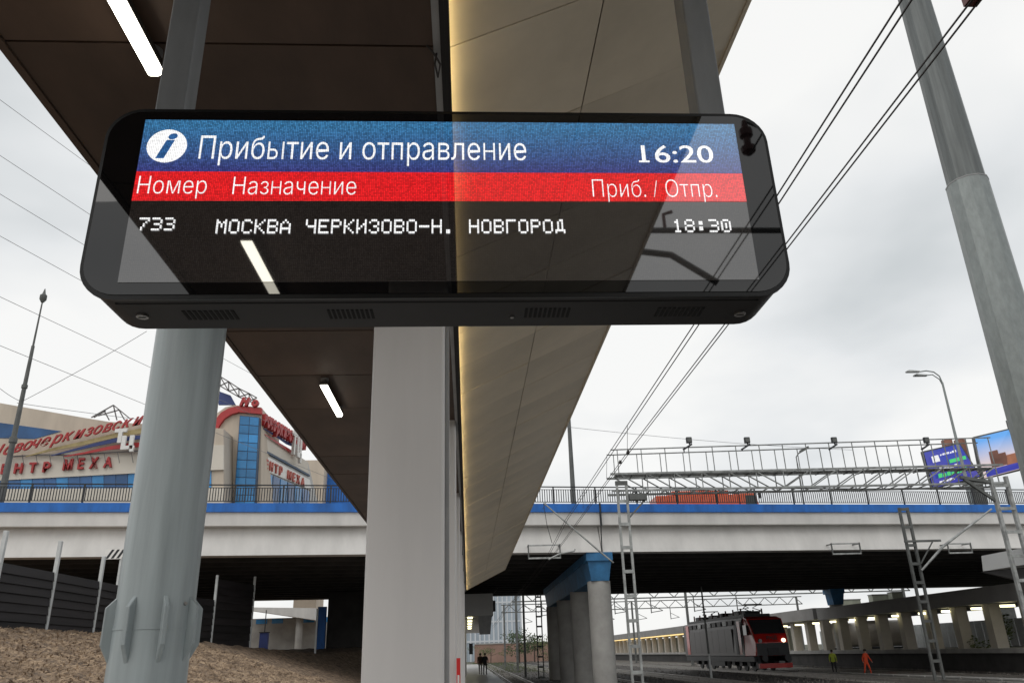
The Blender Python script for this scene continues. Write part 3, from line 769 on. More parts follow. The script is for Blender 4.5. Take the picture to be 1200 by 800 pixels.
m = MB(); m.box(p1.x - .1, p2.x - .2, 51.9, 53.1, p1.z, p1.z + .08); m.build('coping', M['conc'], kb)

# ================================================================== SHOPPING CENTRE, LEFT
bl = thing('shopping_centre', at(150, 640, 92), 'beige and blue shopping centre with red lettering behind the bridge', 'building')
FY = 92.0
def F(px, py, dy=0): return at(px, py, FY + dy)
m = MB(); m.prism([at(-80, 459, FY), at(0, 472, FY), at(100, 489.5, FY), at(128, 494, FY), at(262, 502, FY), at(262, 690, FY), at(-80, 690, FY)], (0, 14, 0)); m.build('wall', M['cream'], bl)
m = MB(); m.prism([at(-80, 490, FY - .06), at(0, 495, FY - .06), at(72, 505, FY - .06), at(40, 514, FY - .06), at(0, 513, FY - .06), at(-80, 512, FY - .06)], (0, .05, 0)); m.build('window_band', M['bglass'], bl)
m = MB(); m.prism([at(-80, 538, FY - .3), at(0, 534, FY - .3), at(170, 524, FY - .3), at(262, 521, FY - .3), at(262, 550, FY - .3), at(170, 553.5, FY - .3), at(0, 562.5, FY - .3), at(-80, 567, FY - .3)], (0, .28, 0)); m.build('sign_band', M['cream2'], bl)
# lower window strip of separate panes
n = 22
for k in range(n):
    x0, x1 = -60 + k * 14, -60 + k * 14 + 13.4
    yt = lambda x: 563 - x * 9.5 / 170
    m = MB(); m.prism([at(x0, yt(x0), FY - .12), at(x1, yt(x1), FY - .12), at(x1, 578, FY - .12), at(x0, 578, FY - .12)], (0, .1, 0)); m.build('pane', M['bglass'] if k % 3 else M['bpane'], bl)
m = MB(); m.prism([at(-80, 573, FY - .35), at(262, 571, FY - .35), at(262, 592, FY - .35), at(-80, 592, FY - .35)], (0, .2, 0)); m.build('lower_band', M['cream2'], bl)
# letters: each its own piece
def letters(name, body, p0, p1, capdir, hgt, mat, parent, extrude=.15, shear=0, offset=.03, fill=1.0, group_y=None, uni=False):
    """letters spread evenly from p0 to p1 along that line, height hgt (may shrink: pair)"""
    p0, p1 = Vector(p0), Vector(p1); ws = []; mes = []
    for ch in body:
        if ch == ' ': ws.append(.45); mes.append(None); continue
        me = text_mesh(ch, 1.0, 0, shear, offset); b_ = bounds(me)
        me = text_mesh(ch, 1.0, extrude / hgt, shear, offset)
        for v in me.vertices: v.co.x -= b_[0]
        ws.append(b_[1] - b_[0]); mes.append(me)
    cap = bounds(text_mesh('Н', 1.0, 0, 0, offset))[3]
    gap = .16 * fill if not uni else .0
    tot = sum(ws) + gap * (len(ws) - 1); L = (p1 - p0).length; d = (p1 - p0).normalized()
    s_ = L / tot; x = 0
    for w_, me in zip(ws, mes):
        if me:
            sy = hgt / cap
            for v in me.vertices: v.co.z *= hgt
            place_text(name, me, mat, parent, p0 + d * x * s_, d, capdir, s_, sy)
        x += w_ + gap
ZUP = (0, 0, 1)
letters('letter', 'ЦЕНТР', at(-17, 556, FY - .5), at(58, 552.3, FY - .5), ZUP, 1.15, M['red'], bl, fill=3.2)
letters('letter', 'МЕХА', at(73.5, 550.5, FY - .5), at(131, 546.5, FY - .5), ZUP, 1.25, M['red'], bl, fill=3.2)
# corner block with red arch and blue stair tower
CY = 96.0
m = MB()
arc = [at(238, 640, CY), at(238, 530, CY)] + [at(x, y, CY) for x, y in ((240, 510), (246, 494), (254, 484), (264, 477), (274, 474.5), (306, 477))] + [at(306, 640, CY)]
m.prism(arc, (0, 10, 0)); m.build('corner_wall', M['cream'], bl)
outer = [(239, 580), (242, 530), (245, 508), (251, 493), (259, 483), (268, 478), (278, 475.5), (307, 478)]
inner = [(307, 485), (280, 482.5), (271, 485), (263, 490), (257, 498), (252, 511), (249, 531), (246, 580)]
m = MB()
for k in range(7):
    q = [outer[k], outer[k + 1], inner[6 - k], inner[7 - k]]
    m.prism([at(x, y, CY - .5) for x, y in q], (0, .48, 0))
m.build('red_arch', M['red'], bl)
bt_ = MB(); bt_.prism([at(281, 486.5, CY - .9), at(304, 488.5, CY - .9), at(298, 600, CY - .9), at(273, 600, CY - .9)], (0, .85, 0)); tw = bt_.build('stair_tower', M['mull'], bl)
for r in range(11):
    t0, t1 = r / 11 + .004, (r + 1) / 11 - .004
    for cidx in range(2):
        s0, s1 = (.03, .49) if cidx == 0 else (.52, .97)
        def pnt(s_, t_):
            xa, ya = 281 + (273 - 281) * t_, 487 + 113 * t_; xb, yb = 304 + (298 - 304) * t_, 489 + 111 * t_
            return at(xa + (xb - xa) * s_, ya + (yb - ya) * s_, CY - .95)
        m = MB(); m.prism([pnt(s0, t0), pnt(s1, t0), pnt(s1, t1), pnt(s0, t1)], (0, .04, 0)); m.build('pane', M['bpane'], tw)
# receding right wing
q0 = at(304, 505, 97.0); dirw = (V(-21.0, 124.0, 0) - V(q0.x, q0.y, 0)).normalized(); nw = V(dirw.y, -dirw.x, 0)
def Wg(px, py, off=0): return onpl(px, py, q0 + nw * off, nw)
def wpoly(pts, off, th): 
    m = MB(); m.prism([Wg(x, y, off) for x, y in pts], nw * th); return m
wpoly([(304, 505), (361, 541.5), (375, 600), (295, 600)], 0, -6).build('wing_wall', M['greyw'], bl)
wpoly([(304, 505), (360, 541), (361, 555), (303, 523)], .05, .1).build('wing_cladding', M['cream2'], bl)
wpoly([(303.5, 530), (362, 562), (364, 574), (302, 548)], .05, .15).build('wing_sign_band', M['white'], bl)
for k in range(7):
    f0, f1 = k / 7 + .01, (k + 1) / 7 - .01
    wpoly([(302 + 60 * f0, 549.5 + 26 * f0), (302 + 60 * f1, 549.5 + 26 * f1), (299 + 64 * f1, 592), (299 + 64 * f0, 592)], .05, .1).build('pane', M['bpane'] if k % 2 else M['bglass'], bl)
wpoly([(302.8, 523.6), (361.5, 556), (361.8, 558), (302.6, 526)], .05, .2).build('wing_slot', M['mull'], bl)
p0_, p1_ = Wg(303.5, 545, .25), Wg(356, 569.5, .25)
letters('letter', 'ЦЕНТР МЕХА', p0_, p1_, ZUP, 1.15, pmat('faded_red', (0.50, 0.13, 0.10), .6), bl, fill=2.4)
m = MB(); a, b = at(355, 545, 122), at(377, 600, 122); m.box(a.x, b.x, 122, 128, 0, a.z + .8); m.build('end_block', M['cream'], bl)
m = MB(); m.prism([at(378, 541, 125), at(400, 560, 125), at(420, 600, 125), at(374, 600, 125)], (0, 5, 0)); m.build('blue_wing', M['blue'], bl)
# sign on the long facade: sloping red script, ribbons, white letters, frame
sg = thing('facade_sign', at(80, 545, FY - 2), 'sloping red script sign with coloured ribbons on the long beige facade', 'sign')
SY = FY - 1.4
def ribbon(pts, wpx, mat, parent, Y, name='ribbon', proj=None):
    f = proj or (lambda x, y: at(x, y, Y))
    m = MB()
    for (x0, y0, w0), (x1, y1, w1) in zip([(*p, w) for p, w in zip(pts, wpx)][:-1], [(*p, w) for p, w in zip(pts, wpx)][1:]):
        m.prism([f(x0, y0), f(x1, y1), f(x1, y1 + w1), f(x0, y0 + w0)], (0, .12, 0))
    return m.build(name, mat, parent)
ribbon([(30, 534), (60, 525), (100, 516), (140, 506), (180, 499), (215, 496)], [1, 3, 4.5, 5.5, 6, 6], M['yellow'], sg, SY + .5)
ribbon([(60, 533), (85, 526), (110, 519), (135, 513), (160, 510), (200, 508)], [1, 2.5, 4, 5, 4.5, 4], M['navy'], sg, SY + .4)
ribbon([(75, 534), (100, 529), (125, 523), (150, 519), (180, 517), (210, 517)], [1, 2.5, 4, 5.5, 5, 4], M['red'], sg, SY + .3)
ribbon([(12, 534), (45, 532), (90, 532), (130, 529), (200, 525)], [1.4] * 5, M['frame'], sg, SY + .6, 'base_rail')
p0_, p1_ = at(-14, 537, SY), at(181, 493, SY)
xd = (p1_ - p0_).normalized(); yd = V(-.0, 0, 1)
letters('letter', 'Новочеркизовский', p0_, p1_, yd, 1.3, M['red'], sg, extrude=.12, shear=.45, offset=.012, uni=True)
letters('white_letter', 'Т', at(133, 518, SY - .4), at(147, 517, SY - .4), ZUP, 1.55, M['white'], sg, extrude=.15, offset=.07)
letters('white_letter', 'Ц', at(141.5, 525.5, SY - .4), at(157, 524.5, SY - .4), ZUP, 1.5, M['white'], sg, extrude=.15, offset=.07)
m = MB()
for a_, b_ in (((107, 489), (133, 474.5)), ((133, 474.5), (152, 490)), ((115, 487), (140, 480)), ((133, 475), (137, 492)), ((122, 481), (128, 492)), ((110, 489), (124, 481)), ((140, 481), (146, 492))):
    m.bar(at(*a_, FY + .5), at(*b_, FY + .5), .12)
m.build('lattice', M['frame'], sg)
m = MB()
for x in range(10, 200, 16):
    m.bar(at(x, 533 - x * .02, SY + .7), at(x + 2, 545 - x * .02, SY + .7), .06)
m.build('standoffs', M['frame'], sg)
# sign on the wing
s2 = thing('roof_sign', Wg(330, 505, .5), 'red script roof sign seen edge on above the receding wing', 'sign')
p0_, p1_ = Wg(307, 497, .6), Wg(357, 527, .6)
letters('letter', 'вочеркизовский', p0_, p1_, (0, 0, 1), 1.9, M['red'], s2, extrude=.3, shear=.35, offset=.05, uni=True)
letters('letter', 'Но', at(281, 474.5, CY - .6), at(303, 476, CY - .6), ZUP, 1.0, M['red'], s2, extrude=.3, shear=.3, offset=.07)
fw = lambda x, y: Wg(x, y, .4)
ribbon([(305, 499), (320, 507), (335, 516), (345, 521)], [1, 2.5, 4, 3], M['navy'], s2, 0, proj=fw)
ribbon([(310, 508), (325, 517), (340, 526), (345, 530)], [1, 2.5, 4, 3], M['red'], s2, 0, proj=fw)
letters('white_letter', 'ТЦ', Wg(341, 529, .9), Wg(352, 536, .9), ZUP, 3.0, M['white'], s2, extrude=.2, offset=.05)
m = MB()
top = [(258, 441), (268, 447), (280, 455), (292, 461), (301, 466)]; bot = [(258, 452), (268, 458), (280, 465), (292, 470), (301, 474)]
for k in range(4):
    for a_, b_ in ((top[k], top[k + 1]), (bot[k], bot[k + 1]), (top[k], bot[k]), (top[k], bot[k + 1]), (bot[k], top[k + 1])): m.bar(at(*a_, CY + 2), at(*b_, CY + 2), .13)
m.build('lattice', M['frame'], s2)
m = MB(); m.prism([at(256, 458, CY + 3), at(270, 463, CY + 3), at(276, 474, CY + 3), at(256, 474, CY + 3)], (0, .3, 0)); m.build('lattice_board', M['navy'], s2)

# ================================================================== LAMP POSTS
def street_lamp(px, pyb, Y, ztop, zbase, r0, r1, label, arm=None, heads=1):
    b = at(px, pyb, Y); x = b.x
    t = thing('street_lamp', (x, Y, zbase), label, 'street lamp', 'street lamps on the bridge')
    m = MB(); m.tube([(x, Y, zbase), (x, Y, zbase + (ztop - zbase) * .45), (x, Y, ztop)], [r0, (r0 + r1) / 2, r1], 12); m.build('pole', M['dgalv'] if not arm else M['galv'], t, smooth=True)
    m = MB(); m.tube([(x, Y, zbase), (x, Y, zbase + .5)], r0 * 1.5, 12); m.build('base', M['dgalv'], t)
    return t, x
t, x = street_lamp(1138, 585, 52, 18.9, 9.4, .13, .07, 'tall grey street lamp with curved double arm beside the billboard', arm=True)
zt = 18.9; m = MB(); m.tube([(x, 52, zt), (x - .1, 52, zt + .5), (x - .45, 52, zt + .82), (x - 1.0, 52, zt + .92), (x - 1.5, 52, zt + .85)], .045, 8); m.tube([(x, 52, zt - .3), (x - .15, 52, zt + .25), (x - .6, 52, zt + .62), (x - 1.0, 52.4, zt + .68)], .04, 8); m.build('arm', M['galv'], t, smooth=True)
for hx, hy, hz in ((x - 2.0, 52, zt + .80), (x - 1.25, 52.4, zt + .64)):
    m = MB(); m.prism([(hx - .5, hy - .14, hz), (hx + .5, hy - .09, hz + .02), (hx + .5, hy - .05, hz + .12), (hx - .3, hy - .08, hz + .18), (hx - .5, hy - .1, hz + .1)], (0, .26, 0)); m.build('lamp_head', M['galv2'], t)
t, x = street_lamp(3, 575, 44, 19.2, 9.4, .19, .09, 'tapered grey lamp mast with small spiked top at far left')
m = MB(); m.tube([(x, 44, 19.2), (x, 44, 22.1)], [.06, .04], 8); m.tube([(x, 44, 22.0), (x, 44, 22.2), (x, 44, 22.45), (x, 44, 22.55), (x, 44, 22.9)], [.08, .2, .2, .1, .02], 8); m.build('top_lantern', M['dgalv'], t, smooth=30)
m = MB(); m.tube([(x, 44, 13.4), (x, 44, 13.7)], .21, 12); m.build('wire_collar', M['dgalv'], t); m = MB(); m.tube([(x, 44, 16.6), (x, 44, 16.8)], .16, 12); m.build('wire_collar', M['dgalv'], t)
t, x = street_lamp(672, 583, 49.5, 20.5, 9.4, .17, .09, 'dark lamp post rising from the bridge beside the canopy edge')
m = MB(); m.tube([(x, 49.5, 20.4), (x - .3, 49.5, 21.0), (x - 1.5, 49.5, 21.2)], .05, 6); m.build('arm', M['dgalv'], t)
t, x = street_lamp(940, 577, 80, 19.4, 9.4, .12, .07, 'small dark street lamp on the far side of the bridge')
m = MB(); m.tube([(x, 80, 19.4), (x, 80, 20.1), (x + .35, 80, 20.5), (x + .8, 80, 20.8)], .06, 8); m.build('arm', M['dgalv'], t)
m = MB(); m.prism([(x + .5, 79.8, 20.5), (x + 1.5, 79.8, 21.0), (x + 1.45, 79.8, 21.25), (x + .5, 79.8, 20.8)], (0, .35, 0)); m.build('lamp_head', M['dgalv'], t)

# ================================================================== GALVANISED MAST, RIGHT
PX, PY = 7.02, 9.0
mt = thing('catenary_mast', (PX, PY, -1), 'big round galvanised mast leaning across the top right corner', 'mast')
ztp = CAMH + .655 * PY
m = MB(); m.tube([(PX, PY, -1), (PX, PY, 2), (PX, PY, 5), (PX, PY, ztp)], [.345, .31, .287, .268], 12); m.build('lower_shaft', M['galv'], mt, smooth=25)
m = MB(); m.tube([(PX, PY, ztp - .02), (PX, PY, 12), (PX, PY, 16)], [.245, .205, .18], 12); m.build('upper_shaft', M['galvd'], mt, smooth=25)
m = MB(); m.tube([(PX, PY, ztp - .012), (PX, PY, ztp + .006)], .272, 12); m.build('joint_rim', M['trim'], mt)

# second mast behind the viewer, mirrored in the board
mb_ = thing('catenary_mast', (7.2, -7, -1), 'catenary mast with cantilever that shows only mirrored in the board', 'mast')
m = MB(); m.tube([(7.2, -7, -1), (7.2, -7, 10)], [.3, .2], 12); m.build('shaft', M['galv'], mb_, smooth=25)
m = MB(); m.tube([(7.2, -7, 7.95), (2.5, -7, 7.95)], .05, 8); m.build('cantilever_tube', M['dgalv'], mb_)
m = MB(); m.tube([(2.4, -7, 7.62), (3.3, -7, 7.5), (4.0, -7, 7.0)], .055, 8); m.build('registration_arm', M['dgalv'], mb_)
m = MB(); m.tube([(3.25, -7, 7.95), (3.25, -7, 8.25), (3.4, -7, 8.3)], .03, 6); m.build('clamp', M['insul'], mb_)
zi = 7.72; m = MB(); m.tube([(3.8, -4.6, zi + d_) for d_ in (0, .05, .12, .16, .26, .30, .40, .44, .55)], [.03, .09, .10, .05, .05, .09, .09, .05, .03], 10); m.build('insulator', M['insul'], mb_)
m = MB(); m.tube([(7.2, -7, 8.9), (3.8, -4.6, zi + .55)], .02, 6); m.build('stay', M['wire'], mb_)
m = MB(); m.tube([(3.8, -4.6, zi), (3.9, 0.5, 7.7)], .014, 6); m.build('stay', M['wire'], mb_)

# ================================================================== GANTRY
GY0, GY1 = 40.0, 41.15
gx0, gx1 = 7.75, 28.4
z_lo, z_md, z_hi = 9.28, 10.15, 11.55
ga = thing('signal_gantry', (gx0, GY0, -1), 'grey lattice gantry carrying floodlights across the tracks before the bridge', 'gantry')
def gx(i, n): return gx0 + .15 + (gx1 - gx0 - .3) * i / n
for y in (GY0, GY1):
    for z, w_ in ((z_lo, .10), (z_md, .10)):
        m = MB(); m.bar((gx0 - .3, y, z), (gx1 + .3, y, z + (0.1 if z > z_lo else 0)), w_); m.build('chord', M['gsteel'], ga)
    m = MB(); m.bar((gx0 - .2, y, z_hi - .12), (gx1, y, z_hi + .2), .055); m.build('handrail', M['gsteel'], ga)
    n = 16
    for i in range(n + 1):
        x = gx(i, n); f = i / n
        m = MB(); m.bar((x, y, z_md), (x, y, z_hi - .12 + .32 * f), .04); m.build('handrail_post', M['gsteel'], ga)
    nb_ = 14
    for i in range(nb_):
        x0, x1 = gx(i, nb_), gx(i + 1, nb_)
        m = MB()
        if i < nb_ * .42: m.bar((x0, y, z_md), (x1, y, z_lo), .055)
        else: m.bar((x0, y, z_lo), (x1, y, z_md), .055)
        m.build('diagonal', M['gsteel'], ga)
        m = MB(); m.bar((x1, y, z_lo), (x1, y, z_md), .045); m.build('upright', M['gsteel'], ga)
m = MB()
for i in range(27):
    x = gx(i, 26); m.bar((x, GY0, z_md - .02), (x, GY1, z_md - .02), .05); m.bar((x, GY0, z_lo), (x, GY1, z_lo), .05)
stuff(m.build('cross_ties', M['gsteel'], ga))
m = MB(); m.box(gx0, gx1, GY0 + .25, GY1 - .25, z_md + .0, z_md + .035); m.build('walkway', M['galv2'], ga)
def ladder_mast(x0, x1, y, zb, zt, step, mat, parent, w_=.14, lean=0.0):
    for x in (x0, x1):
        m = MB(); m.bar((x, y, zb), (x + lean, y, zt), w_ * .8, w_); m.build('leg', mat, parent)
    z = zb + .5
    while z < zt:
        l = lean * (z - zb) / (zt - zb)
        m = MB(); m.bar((x0 + l, y - w_ * .55, z), (x1 + l, y - w_ * .55, z), .05, .16); m.build('batten', mat, parent); z += step
ml = thing('lattice_mast', (7.9, 40, -1), 'pale ladder-like steel mast at the left end of the gantry', 'mast', 'lattice masts by the tracks')
ladder_mast(7.72, 8.2, 39.9, -1.0, 9.7, 1.15, M['galv2'], ml)
m = MB(); m.box(7.65, 8.27, 39.8, 40, 9.55, 9.75); m.build('head_plate', M['dgalv'], ml)
m = MB(); m.box(8.3, 9.2, 39.7, 40.1, 8.75, 9.05); m.bar((8.25, 39.9, 7.9), (9.1, 39.9, 8.75), .08); m.build('side_bracket', M['dgalv'], ml)
mr_ = thing('lattice_mast', (28.2, 40, -1), 'pale ladder-like steel mast below the billboard at right', 'mast', 'lattice masts by the tracks')
ladder_mast(27.75, 28.6, 39.9, -1.0, 9.6, 1.2, M['galv2'], mr_, .2)
m = MB(); m.bar((27.75, 39.9, 9.3), (26.1, 39.9, 9.6), .16); m.bar((27.75, 39.9, 8.3), (26.3, 39.9, 9.5), .14); m.build('side_bracket', M['dgalv'], mr_)
m2 = thing('lattice_mast', (26, 46, -1), 'darker leaning lattice mast in front of the bridge beside the workers', 'mast', 'lattice masts by the tracks')
ladder_mast(25.85, 26.35, 46.0, -1.0, CAMH + .161 * 46, 1.05, M['dgalv'], m2, .16)
m = MB(); m.bar((25.7, 45.9, CAMH + .118 * 46), (27.9, 45.9, CAMH + .118 * 46), .12); m.bar((26.4, 45.9, CAMH + .09 * 46), (27.4, 45.9, CAMH + .117 * 46), .06); m.build('side_arm', M['dgalv'], m2)
m = MB(); m.tube([at(1080, 668, 45.8), at(1105, 640, 45.8), at(1162, 596, 45.8)], [.06, .08, .05], 8); m.build('strut', M['galv2'], m2)
m3 = thing('signal_pole', (17.9, 62, -1), 'thin dark pole standing in front of the locomotive side', 'pole')
m = MB(); m.tube([(17.9, 62, -1), (17.9, 62, 1.2)], .09, 8); m.build('foot', M['fpost'], m3); m = MB(); m.tube([(17.9, 62, 1.2), (17.9, 62, 6.0)], [.08, .06], 8); m.build('shaft', M['dgalv'], m3)
# cantilever at the left mast
m = MB(); m.tube([at(719, 659, 39.8), at(703, 646, 39.8), at(637, 589, 39.8)], [.035, .045, .035], 8); m.build('cantilever_strut', M['galv2'], ml)
m = MB(); m.tube([at(643, 655, 39.8), at(655, 649, 39.8), at(673, 645, 39.8), at(674, 643, 39.8)], .04, 8); m.build('registration_arm', M['galv2'], ml)
m = MB(); m.tube([at(637, 590, 39.8), at(641, 615, 39.8), at(647, 636, 39.8)], .016, 6); m.build('dropper', M['wire'], ml)
# floodlights
for i, (px, lab) in enumerate(((807, 'square floodlight on the gantry, leftmost of four'), (875, 'square floodlight on the gantry, second from the left'), (977, 'square floodlight on the gantry, third from the left'), (1085, 'square floodlight on the gantry beside the blue billboard'))):
    p = at(px, 519, GY0); f = thing('floodlight', (p.x - .4, GY0, z_hi), lab, 'floodlight', 'floodlights on the gantry')
    zf = p.z
    m = MB(); m.box(p.x - .14, p.x + .16, GY0 - .15, GY0, zf - .02, zf + .30); bevel(m.build('housing', M['rail'], f), .02, 1)
    m = MB(); m.box(p.x - .10, p.x + .12, GY0 - .156, GY0 - .151, zf + .03, zf + .25); m.build('lens', M['dgalv'], f)
    m = MB(); m.bar((p.x - .35, GY0 - .05, zf - .36), (p.x + .15, GY0 - .05, zf - .07), .09); m.bar((p.x + .05, GY0 - .05, zf - .12), (p.x + .02, GY0 - .05, zf - .02), .06); m.bar((p.x - .3, GY0 - .05, zf - .33), (p.x - .3, GY0, z_hi - .3), .05); m.build('arm', M['rail'], f)

# ================================================================== WIRES
def wire(pts, r, label, mat='wire', grp='overhead wires'):
    m = MB(); m.tube(pts, r, 5); o = m.build('overhead_wire', M[mat]); tag(o, label, 'wire', grp); return o
def sag(a, b, s, n=10):
    a, b = Vector(a), Vector(b)
    return [a.lerp(b, i / n) - V(0, 0, s * 4 * (i / n) * (1 - i / n)) for i in range(n + 1)]
for dx, lab in ((0, 'upper left line of the steep overhead wire pair passing the top of the mast'), (.10, 'upper right line of the steep overhead wire pair passing the top of the mast')):
    wire([(4.18 + dx, -40, 7.6), (4.30 + dx, 3, 7.55), (4.42 + dx, 12, 7.48), (4.55 + dx, 25, 7.5), (4.72 + dx, 38, 7.55), (4.5 + dx, 45, 6.75), (4.6 + dx, 160, 6.6)], .012, lab)
for dx, lab in ((0, 'lower left line of the overhead wire pair crossing in front of the mast'), (.07, 'lower right line of the overhead wire pair crossing in front of the mast')):
    wire([(4.3 + dx, -40, 6.75), (4.38 + dx, 5, 6.75), (4.42 + dx, 20, 6.72), (4.55 + dx, 40, 6.5), (4.6 + dx, 160, 6.2)], .010, lab)
ins = thing('wire_clamp', (4.39, 4.95, 6.76), 'reddish wire clamp on the overhead line at the top right', 'clamp')
m = MB(); m.box(4.36, 4.48, 4.9, 5.04, 6.76, 6.84); m.build('body', M['insul'], ins); m = MB(); m.tube([(4.42, 4.97, 6.84), (4.44, 4.97, 7.2)], .012, 6); m.build('dropper', M['wire'], ins)
for yy, lab in ((21, 'dropper joining the overhead wires just above the gantry, nearest one'), (24.5, 'middle dropper joining the overhead wires above the gantry'), (30, 'lowest dropper joining the overhead wires, nearest the gantry rail')):
    wire([(4.43, yy, 6.72), (4.5, yy, 7.5)], .007, lab, 'wire', 'droppers between the overhead wires')
for k, (px, py) in enumerate(((762, 499), (757, 505))):
    p = at(px, py, 21 + k); o = thing('wire_clip', p, ('upper' if k == 0 else 'lower') + ' small black clip on the overhead wires above the gantry', 'clip')
    q = V(4.46, 21 + k * 1.2, 6.72); m = MB(); m.bar(q, q + V(0, .12, 0), .07); ORG[o.name] = q; o.location = q; m.build('body', M['wire'], o); m = MB(); m.bar(q + V(0, .03, .035), q + V(0, .09, .06), .03); m.build('bolt', M['wire'], o)
dW = ray(885, 752); dW.z = 0; dW.normalize()
for k, (x0, y0) in enumerate(((0, 113), (0, 178), (0, 223), (0, 272), (0, 343), (0, 400))):
    p = at(x0, y0, 28); wire(sag(p - dW * 14, p + dW * 60, .25), .011, ('topmost', 'second', 'third', 'fourth', 'fifth', 'lowest')[k] + ' of the thin grey lines sloping down across the left sky', 'wire2', 'thin lines in the left sky')
wire(sag(at(172, 388, 44), at(28, 469, 44), .1), .016, 'thin span wire rising right from the left lamp mast', 'wire2', 'thin lines in the left sky')
wire(sag(at(20, 472, 44), at(250, 500, 60), .1), .016, 'thin span wire running right from the left lamp mast above the sign', 'wire2', 'thin lines in the left sky')
wire(sag(at(0, 455, 44), at(24, 470, 44), .05), .016, 'short thin wire reaching the left lamp mast from the frame edge', 'wire2', 'thin lines in the left sky')
wire(sag(at(655, 499, 46), at(1000, 527, 60), .2), .014, 'thin line falling gently right behind the gantry floodlights', 'wire2')
wire(sag(at(640, 588, 45.2), at(575, 700, 80), .3), .02, 'thin line running down beneath the bridge beside the canopy', 'wire2')

# far gantries beyond the bridge
for k, (Y, lab) in enumerate(((112, 'nearer faint lattice gantry beyond the bridge above the locomotive'), (150, 'farther faint lattice gantry beyond the bridge'))):
    t = thing('far_gantry', (15, Y, -1), lab, 'gantry', 'gantries beyond the bridge')
    zc = 8.2 if k == 0 else 8.6
    m = MB()
    for z in (zc, zc + 1.3): m.bar((6, Y, z), (62, Y, z), .16)
    for i in range(40):
        x0 = 6 + i * 1.4; m.bar((x0, Y, zc + (1.3 if i % 2 else 0)), (x0 + 1.4, Y, zc + (0 if i % 2 else 1.3)), .10)
    m.build('truss', M['dgalv'], t)
    for x in (6.5, 30, 61):
        m = MB(); m.bar((x, Y, -1), (x, Y, zc + 1.3), .3); m.build('leg', M['dgalv'], t)
    m = MB()
    for x in (10, 16, 20, 25, 31, 37): m.bar((x, Y - .2, zc), (x, Y - .2, zc - 2.0), .12); m.bar((x, Y - .2, zc - 1.9), (x + 1.6, Y - .2, zc - 1.7), .10); m.bar((x, Y - .2, zc - .9), (x + 1.6, Y - .2, zc - 1.7), .08)
    stuff(m.build('hanger_arms', M['dgalv'], t))
fm = thing('lattice_mast', (6.6, 95, -1), 'slim ladder mast beyond the bridge left of the round columns', 'mast', 'lattice masts by the tracks')
q = at(630, 700, 80); ladder_mast(q.x - .2, q.x + .3, 80, -1, 9, .9, M['dgalv'], fm, .13)
fm2 = thing('trackside_pole', (5, 85, -1), 'thin dark pole beside the track beyond the bridge', 'pole')
q = at(613, 700, 85); m = MB(); m.tube([(q.x, 85, -1), (q.x, 85, 10)], .12, 8); m.build('shaft', M['dgalv'], fm2); m = MB(); m.bar((q.x, 85, 6.2), (q.x + 1.6, 85, 5.5), .05); m.build('arm', M['dgalv'], fm2)

# ================================================================== SECOND CANOPY BEYOND THE BRIDGE EDGE
c2 = thing('platform_canopy', (0, 66, 0), 'pale grey canopy block further along the platform beneath the bridge', 'canopy')
m = MB(); m.box(-2.3, 2.0, 66, 120, CAMH + 2.9, CAMH + 4.55); m.build('fascia', M['greyw'], c2)
m = MB(); m.prism([(.8, 66.2, CAMH + 2.89), (1.9, 66.2, CAMH + 2.89), (1.75, 66.2, CAMH + 1.5), (.9, 66.2, CAMH + 1.5)], (0, .9, 0)); m.build('sign_box', M['trim'], c2)
m = MB(); m.box(2.0, 2.2, 66, 67, CAMH + 3.2, CAMH + 4.0); m.build('loudspeaker', M['rail'], c2)
for k in range(5):
    m = MB(); m.box(-.05, .35, 68 + k * 7, 69.4 + k * 7, CAMH + 2.8, CAMH + 2.89); m.build('lamp', M['plamp'], c2)
for y in (70, 78, 86): 
    m = MB(); m.box(-.75, -.2, y, y + .5, 0, CAMH + 2.89); m.build('column', M['column'], c2)
m = MB(); m.box(.05, .35, 66.5, 66.9, 1.7, 2.5); m.build('hanging_sign', M['rail'], c2)

# ================================================================== FAR BACKGROUND
def fa(px, py, Y): return at(px, py, Y)
TY = 320
a, b = at(540, 640, TY), at(612, 770, TY)
tw = thing('glass_tower', (a.x, TY, 0), 'pale striped glass tower seen under the bridge', 'building')
m = MB(); m.box(a.x, b.x, TY, TY + 30, -1, 70); m.build('glass', M['tower'], tw)
n = 13
for k in range(n + 1):
    x = a.x + (b.x - a.x) * k / n; m = MB(); m.box(x - .28, x + .28, TY - .4, TY - .01, -1, 70); m.build('fin', M['towerm'], tw)
for k in range(9):
    m = MB(); m.box(a.x, b.x, TY - .2, TY - .01, 6 + k * 7, 6.6 + k * 7); m.build('floor_band', M['towerm'], tw)
a, b = at(556, 755, 240), at(660, 768, 240)
lw = thing('low_wall', (a.x, 240, 0), 'rose coloured low wall far along the track', 'wall')
m = MB(); m.box(a.x, b.x, 240, 241, -1, a.z); m.build('wall', M['brick'], lw); m = MB(); m.box(a.x, b.x, 239.8, 241.2, a.z, a.z + .3); m.build('coping', M['conc2'], lw)
a, b = at(1040 - 600 + 0, 0, 1), None
